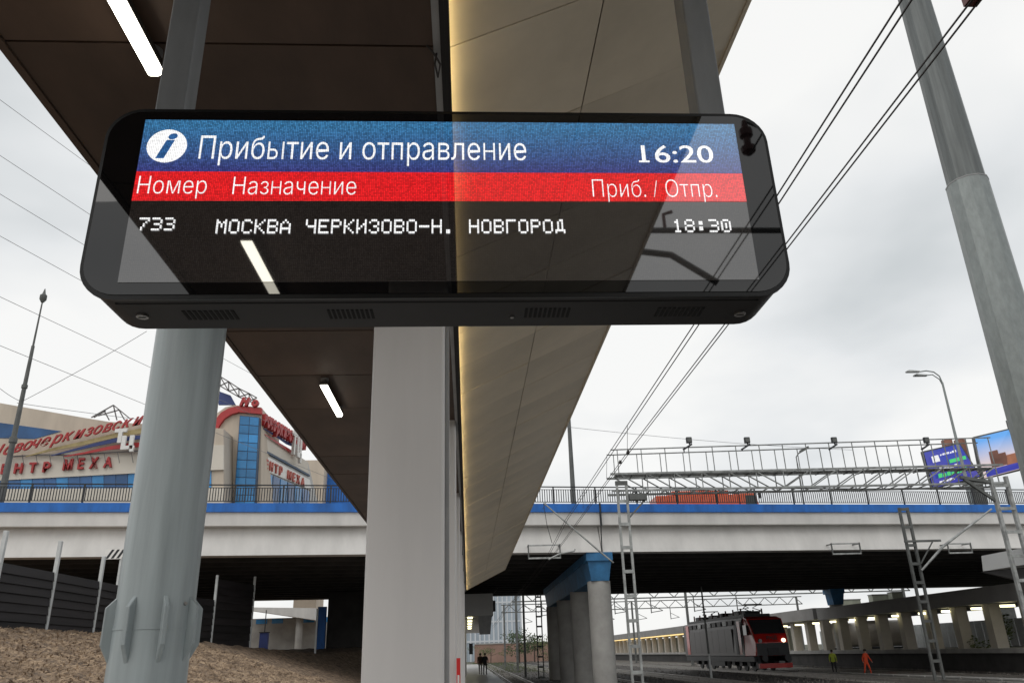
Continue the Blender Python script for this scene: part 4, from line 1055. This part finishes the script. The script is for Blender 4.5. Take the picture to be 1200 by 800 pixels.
# leafy trees and bushes
def leaf_mass(cx, cy, cz, rx, ry, rz, n, size):
    m = MB()
    blobs = [(random.gauss(0, .42), random.gauss(0, .42), random.gauss(0, .42), random.uniform(.3, .55)) for _ in range(9)]
    for _ in range(n):
        bx_, by_, bz_, br_ = random.choice(blobs)
        while True:
            d = V(random.uniform(-1, 1), random.uniform(-1, 1), random.uniform(-1, 1))
            if d.length < 1: break
        p = V(cx + rx * (bx_ + d.x * br_), cy + ry * (by_ + d.y * br_), cz + rz * (bz_ + d.z * br_))
        q = V(random.gauss(0, 1), random.gauss(0, 1), random.gauss(0, 1)).normalized(); r = q.orthogonal().normalized()
        s = size * random.uniform(.5, 1.3)
        m.add([p, p + q * s + r * s * .4, p + q * s * 1.7, p + q * s - r * s * .4], [(0, 1, 2, 3)])
    return m
def tree(px, py, Y, h, wd, label, mat='leaf', n=900):
    p = at(px, py, Y); t = thing('leafy_tree', (p.x, Y, -1), label, 'tree', 'trees beyond the bridge')
    m = MB(); m.tube([(p.x, Y, -1), (p.x + .1, Y, h * .5), (p.x, Y, h * .9)], [h * .035, h * .022, h * .01], 7)
    for k in range(5):
        a_ = k * 1.3; m.tube([(p.x, Y, h * (.35 + .08 * k)), (p.x + math.cos(a_) * wd * .35, Y + math.sin(a_) * wd * .35, h * (.6 + .06 * k))], [h * .012, h * .004], 5)
    m.build('trunk', M['bark'], t)
    leaf_mass(p.x, Y, h * .62, wd * .6, wd * .6, h * .45, n, h * .05).build('crown', M[mat], t)
tree(608, 760, 200, 7.0, 9, 'dark green tree right of the striped tower')
tree(626, 762, 215, 6.0, 9, 'lower green tree beside the round bridge columns', 'leaf2')
tree(575, 765, 230, 3.6, 9, 'low pale green bush at the foot of the tower', 'leaf2')
for k, (px, lab) in enumerate(((1178, 'green bush behind the far platform at right'), (1000, 'green bush behind the far platform near the workers'))):
    p = at(px, 748, 62 if k == 0 else 100); t = thing('bush', (p.x, p.y, .9), lab, 'bush', 'bushes behind the far platform')
    leaf_mass(p.x, p.y, 1.9, 1.6, 1.2, 1.4, 700, .16).build('foliage', M['leaf2'], t); m = MB(); m.tube([(p.x, p.y, .6), (p.x, p.y, 1.8)], .06, 6); m.build('stem', M['bark'], t)
g = MB()
for k in range(6000):
    x = random.uniform(3, 14) - 2; y = random.uniform(105, 240); z = -1.0
    a_ = random.uniform(0, 6.28); s = random.uniform(.2, .7)
    g.add([(x, y, z), (x + math.cos(a_) * .25, y + math.sin(a_) * .25, z), (x + random.gauss(0, .1), y, z + s)], [(0, 1, 2)])
o = stuff(g.build('trackside_grass', M['leaf2'])); tag(o, 'pale green grass growing along the track beyond the bridge', 'grass')

# ================================================================== FAR PLATFORM AT RIGHT
FX = 38.0; FZ = .95; FB, FT = 4.0, 5.15
m = MB(); m.box(FX, FX + 9, 40, 420, -1, FZ - .32); m.cur = 1; m.box(FX - .25, FX + 9, 40, 420, FZ - .319, FZ); structure(m.build('far_platform', [M['concd'], M['conc2']]))
fc = thing('far_platform_canopy', (FX, 50, FZ), 'long concrete platform canopy on pillars with rows of lit lamps', 'canopy')
m = MB(); m.box(FX - .2, FX + 8, 44, 88, FB, FT); m.build('roof', M['proof'], fc)
m = MB(); m.box(FX - .2, FX + 8, 89, 400, FB + .1, FT + .15); m.build('roof', M['proof'], fc)
k = 0; y = 51.0
colm = None
while y < 130:
    m = MB(); m.box(FX + .6, FX + 1.5, y, y + .8, FZ, FB - .002)
    if colm is None: m = MB(); m.box(FX + .6, FX + 1.5, 0, .8, FZ, FB - .002); colm = m.build('pillar', M['pcol'], fc); colm.location.y = y
    else: inst(colm, fc, (0, y, 0)) if True else None
    y += 4.2
for c_ in [o for o in fc.children if o.name.startswith('pillar')]:
    c_.location.y = c_.location.y
m = MB(); m.box(0, .95, 0, .3, 0, .16); lm = m.build('lamp', M['plamp'], fc)
ly = [53.2, 57.0, 60.5, 64.5, 68, 72.5, 77, 81, 85.5, 90, 95, 100, 106, 112]
lm.location = (FX + .2 - ORG[fc.name].x + ORG[fc.name].x, 0, 0)
for i, y in enumerate(ly):
    loc = V(FX + .1, y, FB - .33) if True else None
    if i == 0: lm.location = loc
    else: inst(lm, fc, loc)
# children above were built in the frame of the canopy empty: shift them back
for o in fc.children:
    if o.name.startswith('lamp'): pass
m = MB(); m.box(FX + .2, FX + .7, 118, 380, FB - .1, FB + .06); m.build('lamp_line', M['warm'], fc)
m = MB()
y = 130
while y < 330: m.box(FX + .6, FX + 1.4, y, y + .9, FZ, FB + .1); y += 5.5
stuff(m.build('far_pillars', M['pcol'], fc))
fw_ = thing('platform_back_wall', (FX + 8, 50, FZ), 'pale corrugated wall behind the far platform pillars', 'wall')
m = MB(); m.box(FX + 8.4, FX + 8.6, 118, 400, FZ, 3.9); m.build('wall', M['pwall'], fw_)
for k in range(44):
    y = 64 + k * 1.25; m = MB(); m.box(FX + 13, FX + 13.1, y, y + 1.1, 0.3, 3.3); m.build('panel', M['fpost'], fw_)
# cut-outs above the roof: small pale roof lights
for i, (p0, p1, lab) in enumerate(((at(982, 703, 92), at(1010, 712, 92), 'left pale box on the far platform roof'), (at(1022, 697, 90), at(1042, 704, 90), 'middle pale box on the far platform roof'), (at(1045, 694, 89), at(1059, 701, 89), 'right pale box on the far platform roof'))):
    t = thing('roof_box', (p0.x, p0.y, p1.z), lab, 'box', 'boxes on the far platform roof')
    m = MB(); m.box(p0.x, p1.x, p0.y, p0.y + 1, FT - .2, p0.z); m.build('body', M['pwall'], t); m = MB(); m.box(p0.x - .05, p1.x + .05, p0.y - .05, p0.y + 1.05, p0.z, p0.z + .1); m.build('lid', M['trim'], t)
# tank wagons behind the platform
for i, (px, Y, lab) in enumerate(((998, 98, 'cream tank wagon behind the pillars, left of the orange worker'), (1036, 90, 'cream tank wagon behind the pillars, right of the orange worker'))):
    p = at(px, 738, Y); t = thing('tank_wagon', (p.x, Y, 0), lab, 'wagon', 'tank wagons behind the platform')
    x = FX + 11; 
    x = p.x; m = MB(); m.tube([(x - 2.6, Y, 2.5), (x - 2.3, Y, 2.5), (x + 2.3, Y, 2.5), (x + 2.6, Y, 2.5)], [.9, 1.35, 1.35, .9], 20); m.build('tank', M['tank'], t, smooth=30)
    m = MB(); m.box(x - 2.8, x + 2.8, Y - .9, Y + .9, .75, 1.1); m.build('frame', M['rail'], t)
    for dx in (-1.8, -.9, .9, 1.8):
        m = MB(); m.tube([(x + dx, Y - .8, .4), (x + dx, Y - .7, .4)], .42, 16); m.build('wheel', M['rail'], t)
# canopy end slab hanging in at the right edge
hs = thing('canopy_end', (30, 44, 6), 'pale canopy end slab jutting in at the right edge under the bridge', 'canopy')
a, b = at(1150, 651, 44), at(1152, 669, 44)
m = MB(); m.prism([(a.x, 44, a.z), (b.x, 44, b.z), (a.x + 6, 44, b.z + .35), (a.x + 6, 44, a.z + .5)], (0, -6, 0)); m.build('fascia', M['greyw'], hs)
m = MB(); m.prism([(b.x + .05, 44.01, b.z - .02), (a.x + 6, 44.01, b.z + .33), (a.x + 6, 44.01, b.z - 1.6)], (0, .3, 0)); m.build('soffit', M['roof'], hs)
m = MB(); m.box(a.x + 4.4, a.x + 5, 41, 41.6, -1, b.z + .2); m.build('column', M['pcol'], hs)
# low concrete trough along the ballast
a, b = atz(936, 787, -.45), atz(1230, 798, -.45)
lw2 = thing('cable_trough', (a.x, a.y, -.6), 'pale concrete cable trough along the ballast at the lower right', 'trough')
d_ = (b - a); nn = V(-d_.y, d_.x, 0).normalized() * .45; nn = nn if nn.y > 0 else -nn
m = MB(); m.prism([a + V(0, 0, -.2), a + V(0, 0, -.2) + nn, a + nn, a], d_); m.build('side', M['conc2'], lw2)
for k in range(16):
    p = a.lerp(b, k / 16 + .003); q = a.lerp(b, (k + 1) / 16 - .003); z_ = V(0, 0, .002)
    m = MB(); m.prism([p + z_ - nn * .1, q + z_ - nn * .1, q + z_ + nn * 1.1, p + z_ + nn * 1.1], (0, 0, .07)); m.build('cover_slab', M['conc2'], lw2)

# ================================================================== LOCOMOTIVE
lo = thing('locomotive', (0, 0, 0), 'red and grey electric locomotive with one lit headlight under the bridge', 'locomotive')
ORG[lo.name] = V(0, 0, 0)
Wd = 1.55; L = 21.0
prof = [(0.25, 1.15), (0.0, 1.5), (0.0, 2.15), (0.25, 2.75), (1.15, 3.95), (2.0, 4.15), (L, 4.15), (L, 1.15)]
def nose(x, y): 
    f = 1 - .16 * max(0, 1 - y / 1.6); return x * f
def loft(pts, w0, name, mat, par, w=None):
    m = MB(); n = len(pts); vs = []
    for sx in (-1, 1):
        for (y, z) in pts:
            ww = nose(w0, y) * (1 - (.12 if z > 4.0 else 0))
            vs.append((sx * ww, y, z))
    fs = [list(range(n))[::-1], [n + i for i in range(n)]] + [[i, (i + 1) % n, n + (i + 1) % n, n + i] for i in range(n)]
    m.add(vs, fs); return m.build(name, mat, par)
body = loft([(2.3, 1.15), (2.3, 3.9), (2.3, 4.15), (L, 4.15), (L, 3.9), (L, 1.15)], Wd, 'body', M['lgrey'], lo); bevel(body, .05, 2)
cab = loft([(0.25, 1.15), (0.0, 1.5), (0.0, 2.15), (0.22, 2.7), (1.15, 3.95), (1.9, 4.15), (2.29, 4.15), (2.29, 1.15)], Wd, 'cab', M['lred'], lo); bevel(cab, .06, 2)
m = MB()
def onscreen(s_, t_, off=.03):
    y = .27 + (1.10 - .27) * t_; z = 2.77 + (3.88 - 2.77) * t_
    return V(nose(Wd, y) * s_, y - off * .8, z + off * .6)
m.prism([onscreen(-.86, .12), onscreen(-.05, .05), onscreen(-.05, .95), onscreen(-.80, .92)], (0, .02, .0)); m.build('windscreen', M['lglass'], lo)
m = MB(); m.prism([onscreen(.05, .05), onscreen(.86, .12), onscreen(.80, .92), onscreen(.05, .95)], (0, .02, 0)); m.build('windscreen', M['lglass'], lo)
m = MB(); m.prism([onscreen(-.95, .02, .018), onscreen(.95, .02, .018), onscreen(.9, 1.0, .018), onscreen(-.9, 1.0, .018)], (0, .012, 0)); m.build('windscreen_surround', M['ldark'], lo)
m = MB(); m.box(-1.28, 1.28, -.05, .2, 1.18, 2.1); m.build('front_apron', M['ldark'], lo)
m = MB(); m.box(-.45, .45, -.12, -.051, 1.2, 1.75); m.build('gangway_plate', M['rail'], lo)
m = MB(); m.box(-1.3, 1.3, -.25, 0.1, .28, .62); m.build('pilot', M['lred'], lo)
for sx in (-1, 1):
    m = MB(); m.tube([(sx * .95, -.06, 2.28), (sx * .95, .1, 2.28)], .15, 16); m.build('headlight', M['head'] if sx > 0 else M['lglass'], lo)
    m = MB(); m.tube([(sx * .9, -.55, 1.0), (sx * .9, -.5, 1.0), (sx * .9, -.49, 1.0), (sx * .9, .2, 1.0)], [.24, .24, .1, .1], 16); m.build('buffer', M['ldark'], lo)
    m = MB(); m.box(sx * 1.553, sx * 1.575, 2.7, 3.35, 1.3, 3.85); m.build('red_stripe', M['lred'], lo)
    m = MB(); m.box(sx * 1.553, sx * 1.572, 3.6, 4.2, 1.3, 3.6); m.build('door', M['ldark'], lo)
    m = MB(); m.box(sx * 1.553, sx * 1.575, L - 2.2, L - 1.2, 1.3, 4.0); m.build('red_stripe', M['lred'], lo)
    m = MB(); m.box(sx * 1.40, sx * 1.56, 1.15, 1.95, 2.75, 3.5); m.build('side_window', M['lglass'], lo)
    m = MB(); m.box(sx * 1.0, sx * 1.5, .3, L - .2, .75, 1.149); m.build('underframe', M['ldark'], lo)
    for k in range(9):
        m = MB(); m.box(sx * 1.45, sx * 1.565, 4.6 + k * 1.6, 5.7 + k * 1.6, 3.62, 3.98); m.build('louvre', M['fpost'] if k in (1, 4, 6) else M['ldark'], lo)
    for yc in (2.6, 4.6, 6.6, 14.0, 16.0, 18.0):
        m = MB(); m.tube([(sx * .80, yc, .62), (sx * .68, yc, .62)], .62, 20); m.build('wheel', M['rail'], lo, smooth=30)
        m = MB(); m.box(sx * .9, sx * 1.2, yc - .35, yc + .35, .4, .74); m.build('axle_box', M['ldark'], lo)
for k in range(7):
    for sx in (-1, 1):
        m = MB(); m.box(sx * 1.551, sx * 1.566, 5.0 + k * 1.95, 5.0 + k * 1.95 + 1.91, 1.45, 3.35); m.build('side_panel', M['lgrey'], lo)
for sx in (-1, 1):
    m = MB(); m.tube([(sx * 1.62, 2.45, 1.3), (sx * 1.62, 2.45, 3.2)], .03, 6); m.build('handrail', M['fpost'], lo)
    m = MB(); m.box(sx * 1.25, sx * 1.45, 8.2, 12.4, .35, .74); m.build('equipment_box', M['ldark'], lo)
    m = MB(); m.box(sx * 1.05, sx * 1.30, .05, .6, .25, 1.1); m.build('step', M['ldark'], lo)
# roof gear
m = MB(); m.box(-1.1, 1.1, 2.6, L - .6, 4.151, 4.40); m.build('roof_plinth', M['ldark'], lo)
for k in range(8):
    y = 3.4 + k * 2.1; m = MB(); m.box(-.7 + .15 * (k % 3), .6, y, y + 1.3, 4.401, 4.62 + .16 * (k % 2)); m.build('roof_equipment', M['rail'], lo)
    m = MB(); m.tube([(-.85, y + .6, 4.4), (-.85, y + .6, 4.9)], .07, 8); m.build('roof_insulator', M['insul'], lo); m = MB(); m.tube([(.85, y + .3, 4.4), (.85, y + .3, 4.85)], .07, 8); m.build('roof_insulator', M['insul'], lo)
for y0 in (3.0, 15.5):
    pg = MB()
    for sx in (-.5, .5): pg.tube([(sx, y0, 4.66), (sx * .8, y0 + 1.6, 4.95), (sx, y0 + .3, 5.15)], .04, 6)
    pg.tube([(-.8, y0 + .3, 5.18), (.8, y0 + .3, 5.18)], .05, 6); pg.tube([(-.5, y0, 4.6), (.5, y0, 4.6)], .05, 6); pg.build('pantograph', M['rail'], lo)
me = text_mesh('РЖД', .36, .004, .2, .012, 'CENTER'); place_text('emblem', me, M['lgrey'], lo, (0, -.0, 2.38), (1, 0, 0), (0, .32, 1)); lo.children[-1].location.y = .045 - .09
lo.location = (25.4, 69.0, RAIL); lo.scale = (1.06, 1.06, 1.06)

# ================================================================== PEOPLE
def person(name, loc, rotz, joints, mats, zsplit, label, hgt=1.75):
    """joints: dict name->(pos,radius); one continuous skinned body"""
    J = joints; names = list(J); idx = {n_: i for i, n_ in enumerate(names)}
    E = [('pel', 'spine'), ('spine', 'chest'), ('chest', 'neck'), ('neck', 'head'), ('head', 'crown')]
    for s_ in 'LR': E += [('chest', 'sh' + s_), ('sh' + s_, 'el' + s_), ('el' + s_, 'wr' + s_), ('wr' + s_, 'ha' + s_), ('pel', 'hip' + s_), ('hip' + s_, 'kn' + s_), ('kn' + s_, 'an' + s_), ('an' + s_, 'to' + s_)]
    me = bpy.data.meshes.new('body'); me.from_pydata([J[n_][0] for n_ in names], [(idx[a_], idx[b_]) for a_, b_ in E], [])
    ob = bpy.data.objects.new('tmp', me); COL.objects.link(ob)
    md = ob.modifiers.new('skin', 'SKIN'); md.use_smooth_shade = True
    for i, n_ in enumerate(names):
        r_ = J[n_][1]; sv = me.skin_vertices[0].data[i]; sv.radius = r_ if isinstance(r_, tuple) else (r_, r_); sv.use_root = (n_ == 'pel')
    sb_ = ob.modifiers.new('sub', 'SUBSURF'); sb_.levels = 2; sb_.render_levels = 2
    bpy.context.view_layer.update()
    nm = bpy.data.meshes.new_from_object(ob.evaluated_get(bpy.context.evaluated_depsgraph_get()))
    bpy.data.objects.remove(ob)
    for q in mats: nm.materials.append(q)
    for p in nm.polygons:
        p.material_index = zsplit(p.center); p.use_smooth = True
    t = thing(name, loc, label, 'person')
    o = bpy.data.objects.new('body', nm); COL.objects.link(o); o.parent = t
    h0 = Vector(J['head'][0]); m = MB(); 
    rings = [(0.115, .02), (.095, .075), (.05, .108), (0, .112), (-.05, .10)]
    vs = []
    for dz, r_ in rings:
        for k in range(12): a_ = 2 * math.pi * k / 12; vs.append((h0.x + r_ * math.cos(a_) * .9, h0.y + r_ * math.sin(a_) * 1.05 + .015, h0.z + .06 + dz))
    fs = [[i * 12 + k, i * 12 + (k + 1) % 12, (i + 1) * 12 + (k + 1) % 12, (i + 1) * 12 + k] for i in range(4) for k in range(12)] + [list(range(12))]
    m.add(vs, fs); hr = m.build('hair', M['hair'], None, smooth=True); hr.parent = t; hr.location = (0, 0, 0)
    t.rotation_euler.z = rotz
    return t
def stand(step=0.0, arm=0.1, lean=0.0):
    J = dict(pel=((0, 0, .95), .13), spine=((0, -lean * .4, 1.15), (.15, .11)), chest=((0, -lean, 1.36), (.17, .12)), neck=((0, -lean * 1.2, 1.52), .06), head=((0, -lean * 1.3 - .02, 1.62), (.078, .09)), crown=((0, -lean * 1.3, 1.74), .065))
    for s_, x in (('L', -1), ('R', 1)):
        st = step * x
        J['sh' + s_] = ((x * .19, -lean, 1.43), .065); J['el' + s_] = ((x * .25, arm * -x - lean, 1.15), .048); J['wr' + s_] = ((x * .25, arm * -x * 1.6 - lean - .08, .92), .035); J['ha' + s_] = ((x * .24, arm * -x * 1.7 - lean - .1, .82), .04)
        J['hip' + s_] = ((x * .1, 0, .88), .095); J['kn' + s_] = ((x * .11, -st * .6 - .03, .5), .065); J['an' + s_] = ((x * .11, -st, .09), .045); J['to' + s_] = ((x * .12, -st - .17, .04), .04)
    return J
def clothed(top, bottom):
    def f(c):
        if c.z > 1.50: return 2
        if abs(c.x) > .2 and c.z < .93 and c.z > .7: return 2
        if c.z > .90: return 0
        return 1
    return f
zg = -0.60
ow = person('person', (29.3, 61.0, zg), .5, stand(.2, .12, .05), [M['orange'], M['orange'], M['skin']], clothed(0, 1), 'worker in bright orange jacket and trousers walking beside the tracks')
yw = person('person', (28.6, 65.0, zg), -.3, stand(.05, .05), [M['hiviz'], M['cloth'], M['skin']], clothed(0, 1), 'worker in yellow vest and dark trousers standing left of the orange worker')
person('person', (1.05, 75.5, 0), 3.0, stand(.16, .1), [M['cloth2'], M['cloth3'], M['skin']], clothed(0, 1), 'left of two people on the platform, in brown top and pale trousers')
person('person', (1.45, 74.5, 0), 3.2, stand(.12, .1), [M['cloth'], M['cloth'], M['skin']], clothed(0, 1), 'right of two people on the platform, dressed in black')

# ================================================================== BILLBOARDS
LB = 95.0; P2_REF = None
bb = thing('billboard', at(1138, 590, LB), 'blue lit billboard with white and green lettering left of the lamp post', 'billboard')
def quad_board(pts, Y0, Y1, mat, par, name, off=0, th=.5):
    """pts TL,TR,BR,BL pixels; left edge at Y0, right edge at Y1"""
    P = [at(*pts[0], Y0 + off), at(*pts[1], Y1 + off), at(*pts[2], Y1 + off), at(*pts[3], Y0 + off)]
    m = MB(); m.prism(P, (0, th, 0)); return m.build(name, mat, par), P
MBL = pmat('billboard_blue', (0.03, 0.03, 0.25), .3, var=.2, scale=.3, emit=(0.035, 0.045, 0.36), estr=.6)
quad_board(((1081, 528.5), (1125, 518.5), (1150, 558.5), (1093, 573)), LB - 2, LB + 2, M['dgalv'], bb, 'frame', .06)
o, P = quad_board(((1083, 530), (1124, 520), (1148, 557.5), (1094, 571.5)), LB - 2, LB + 2, MBL, bb, 'screen', -.7, .05)
def bquad(name, mat, u0, v0, u1, v1, P, par, off=.05, skew=0):
    off += .7 if P is P2_REF else .18
    f = lambda u, v: P[0].lerp(P[1], u).lerp(P[3].lerp(P[2], u), v) + V(0, -off, 0)
    m = MB(); m.prism([f(u0 + skew, v0), f(u1 + skew, v0), f(u1, v1), f(u0, v1)], (0, .03, 0)); return m.build(name, mat, par)
MBW = pmat('billboard_white', (.8, .8, .8), .4, emit=(.8, .8, .85), estr=.5); MBG = pmat('billboard_green', (.05, .5, .12), .4, emit=(.06, .55, .15), estr=.6)
bquad('logo_mark', MBW, .12, .16, .30, .34, P, bb); bquad('green_bar', MBG, .50, .36, .92, .46, P, bb, skew=.02)
def strokes(u0, u1, v, hgt, mat, par, P, n):
    for k in range(n):
        a_ = u0 + (u1 - u0) * k / n; b_ = a_ + (u1 - u0) / n * random.uniform(.55, .85); h_ = hgt * random.uniform(.6, 1.0)
        bquad('print_stroke', mat, a_, v - h_, b_, v, P, par, .06, .015)
strokes(.34, .80, .20, .06, MBW, bb, P, 7)
strokes(.12, .66, .60, .10, MBW, bb, P, 6)
strokes(.14, .82, .78, .12, MBG, bb, P, 7)
strokes(.12, .48, .92, .07, MBW, bb, P, 5)
m = MB(); q = at(1140, 560, LB + 3); m.box(q.x - .9, q.x + .9, LB + 2.6, LB + 3.6, 0, q.z - .5); m.build('post', M['dgalv'], bb)
b2 = thing('billboard', at(1170, 560, LB), 'billboard with a sunny picture of brown tower blocks at the right edge', 'billboard')
quad_board(((1141, 511.5), (1183.5, 501.5), (1202, 549.5), (1151, 562)), LB + 2, LB - 2, M['dgalv'], b2, 'frame', .06)
MSK = bpy.data.materials.new('billboard_picture_sky'); MSK.use_nodes = True
_t = MSK.node_tree; _b = _t.nodes['Principled BSDF']; _c = _t.nodes.new('ShaderNodeTexCoord'); _s = _t.nodes.new('ShaderNodeSeparateXYZ'); _r = _t.nodes.new('ShaderNodeValToRGB')
_t.links.new(_c.outputs['Generated'], _s.inputs[0]); _t.links.new(_s.outputs[2], _r.inputs[0])
_r.color_ramp.elements[0].position = .3; _r.color_ramp.elements[0].color = (.75, .62, .58, 1); _r.color_ramp.elements[1].position = .9; _r.color_ramp.elements[1].color = (.12, .35, .75, 1)
_t.links.new(_r.outputs[0], _b.inputs['Base Color']); _t.links.new(_r.outputs[0], _b.inputs['Emission Color']); _b.inputs['Emission Strength'].default_value = .5
o, P2 = quad_board(((1143, 513), (1182, 503.5), (1200, 548), (1152.5, 560.5)), LB + 2, LB - 2, MSK, b2, 'screen', -.7, .05)
P2_REF = P2
MBB = pmat('billboard_brown', (.28, .12, .08), .5, var=.3, scale=.6); MBO = pmat('billboard_orange', (.55, .22, .12), .5, var=.3, scale=.6)
bquad('printed_block', MBB, .18, .42, .42, .82, P2, b2); bquad('printed_block', MBB, .40, .52, .60, .82, P2, b2, .055); bquad('printed_block', MBO, .55, .60, .98, .84, P2, b2)
bquad('printed_strip', MBL, .0, .84, 1.0, .99, P2, b2, .06)
strokes(.35, .9, .94, .05, MBW, b2, P2, 9)
m = MB(); q = at(1190, 520, LB + 3); m.box(q.x - .5, q.x + 2.5, LB - 1.5, LB + 3, q.z - 2.2, q.z + 3.2); m.build('back_box', M['dgalv'], b2)
q = at(1130, 525, LB + 4); t = thing('chimney_pair', (q.x, LB + 6, 0), 'pair of rusty brown cylinders between the two billboards', 'chimney')
for dx in (-.9, .9):
    m = MB(); m.tube([(q.x + dx, LB + 6, q.z - 4), (q.x + dx, LB + 6, q.z + 1.6)], .7, 14); m.build('cylinder', MBB, t, smooth=30)
m = MB(); m.box(q.x - 2, q.x + 2, LB + 5.4, LB + 6.6, q.z - 4.4, q.z - 4); m.build('base', M['dgalv'], t)

# ================================================================== TRUCK ON THE BRIDGE
TYY = 60.0
a, b = at(768, 576, TYY), at(892, 590, TYY)
tk = thing('red_truck', (a.x, TYY, ZT - .2), 'orange-red truck driving on the bridge behind the railing', 'truck')
zd = ZT - .19; x0, x1 = a.x, b.x; zt_ = at(830, 574, TYY).z
m = MB(); m.box(x0, x1 - 1.7, TYY, TYY + 2.3, zd + 1.0, zt_ - .35); bevel(m.build('cargo_body', M['truck'], tk), .04, 1)
m = MB(); m.box(x0 + 1.3, x1 - 2.4, TYY + .1, TYY + 2.2, zt_ - .349, zt_); bevel(m.build('upper_body', M['truck'], tk), .04, 1)
for k in range(9):
    x = x0 + .3 + k * (x1 - x0 - 2.3) / 9; m = MB(); m.box(x, x + .07, TYY - .05, TYY - .001, zd + 1.05, zt_ - .4); m.build('rib', M['truck'], tk)
m = MB(); m.prism([(x1 - 1.6, TYY, zd + .6), (x1 - .05, TYY, zd + .6), (x1, TYY, zd + 1.5), (x1 - .35, TYY, zt_ - .3), (x1 - 1.6, TYY, zt_ - .3)], (0, 2.3, 0)); bevel(m.build('cab', M['truck'], tk), .06, 2)
m = MB(); m.prism([(x1 - 1.2, TYY - .012, zd + 1.5), (x1 - .15, TYY - .012, zd + 1.5), (x1 - .42, TYY - .012, zt_ - .45), (x1 - 1.2, TYY - .012, zt_ - .45)], (0, .01, 0)); m.build('side_window', M['lglass'], tk)
m = MB(); m.box(x0, x1 - .3, TYY + .3, TYY + 2, zd + .6, zd + .999); m.build('chassis', M['rail'], tk)
m = MB(); m.box(x1 - 1.68, x1 - 1.62, TYY + .05, TYY + 2.2, zd + 1.0, zt_ - .1); m.build('exhaust_rack', M['rail'], tk)
m = MB(); m.tube([(x1 - .1, TYY - .3, zt_ - .75), (x1 - .1, TYY - .3, zt_ - .35)], .1, 8); m.bar((x1 - .1, TYY - .3, zt_ - .4), (x1 - .2, TYY, zt_ - .4), .04); m.build('mirror', M['rail'], tk)
for dx in (1.0, 2.2, x1 - x0 - 1.0):
    w_ = MB(); w_.tube([(x0 + dx, TYY + .02, zd + .5), (x0 + dx, TYY + .32, zd + .5)], .5, 20); wh = w_.build('wheel', M['tyre'], tk, smooth=30)
    w_ = MB(); w_.tube([(x0 + dx, TYY + .0, zd + .5), (x0 + dx, TYY + .019, zd + .5)], .28, 14); w_.build('rim', M['dgalv'], wh)
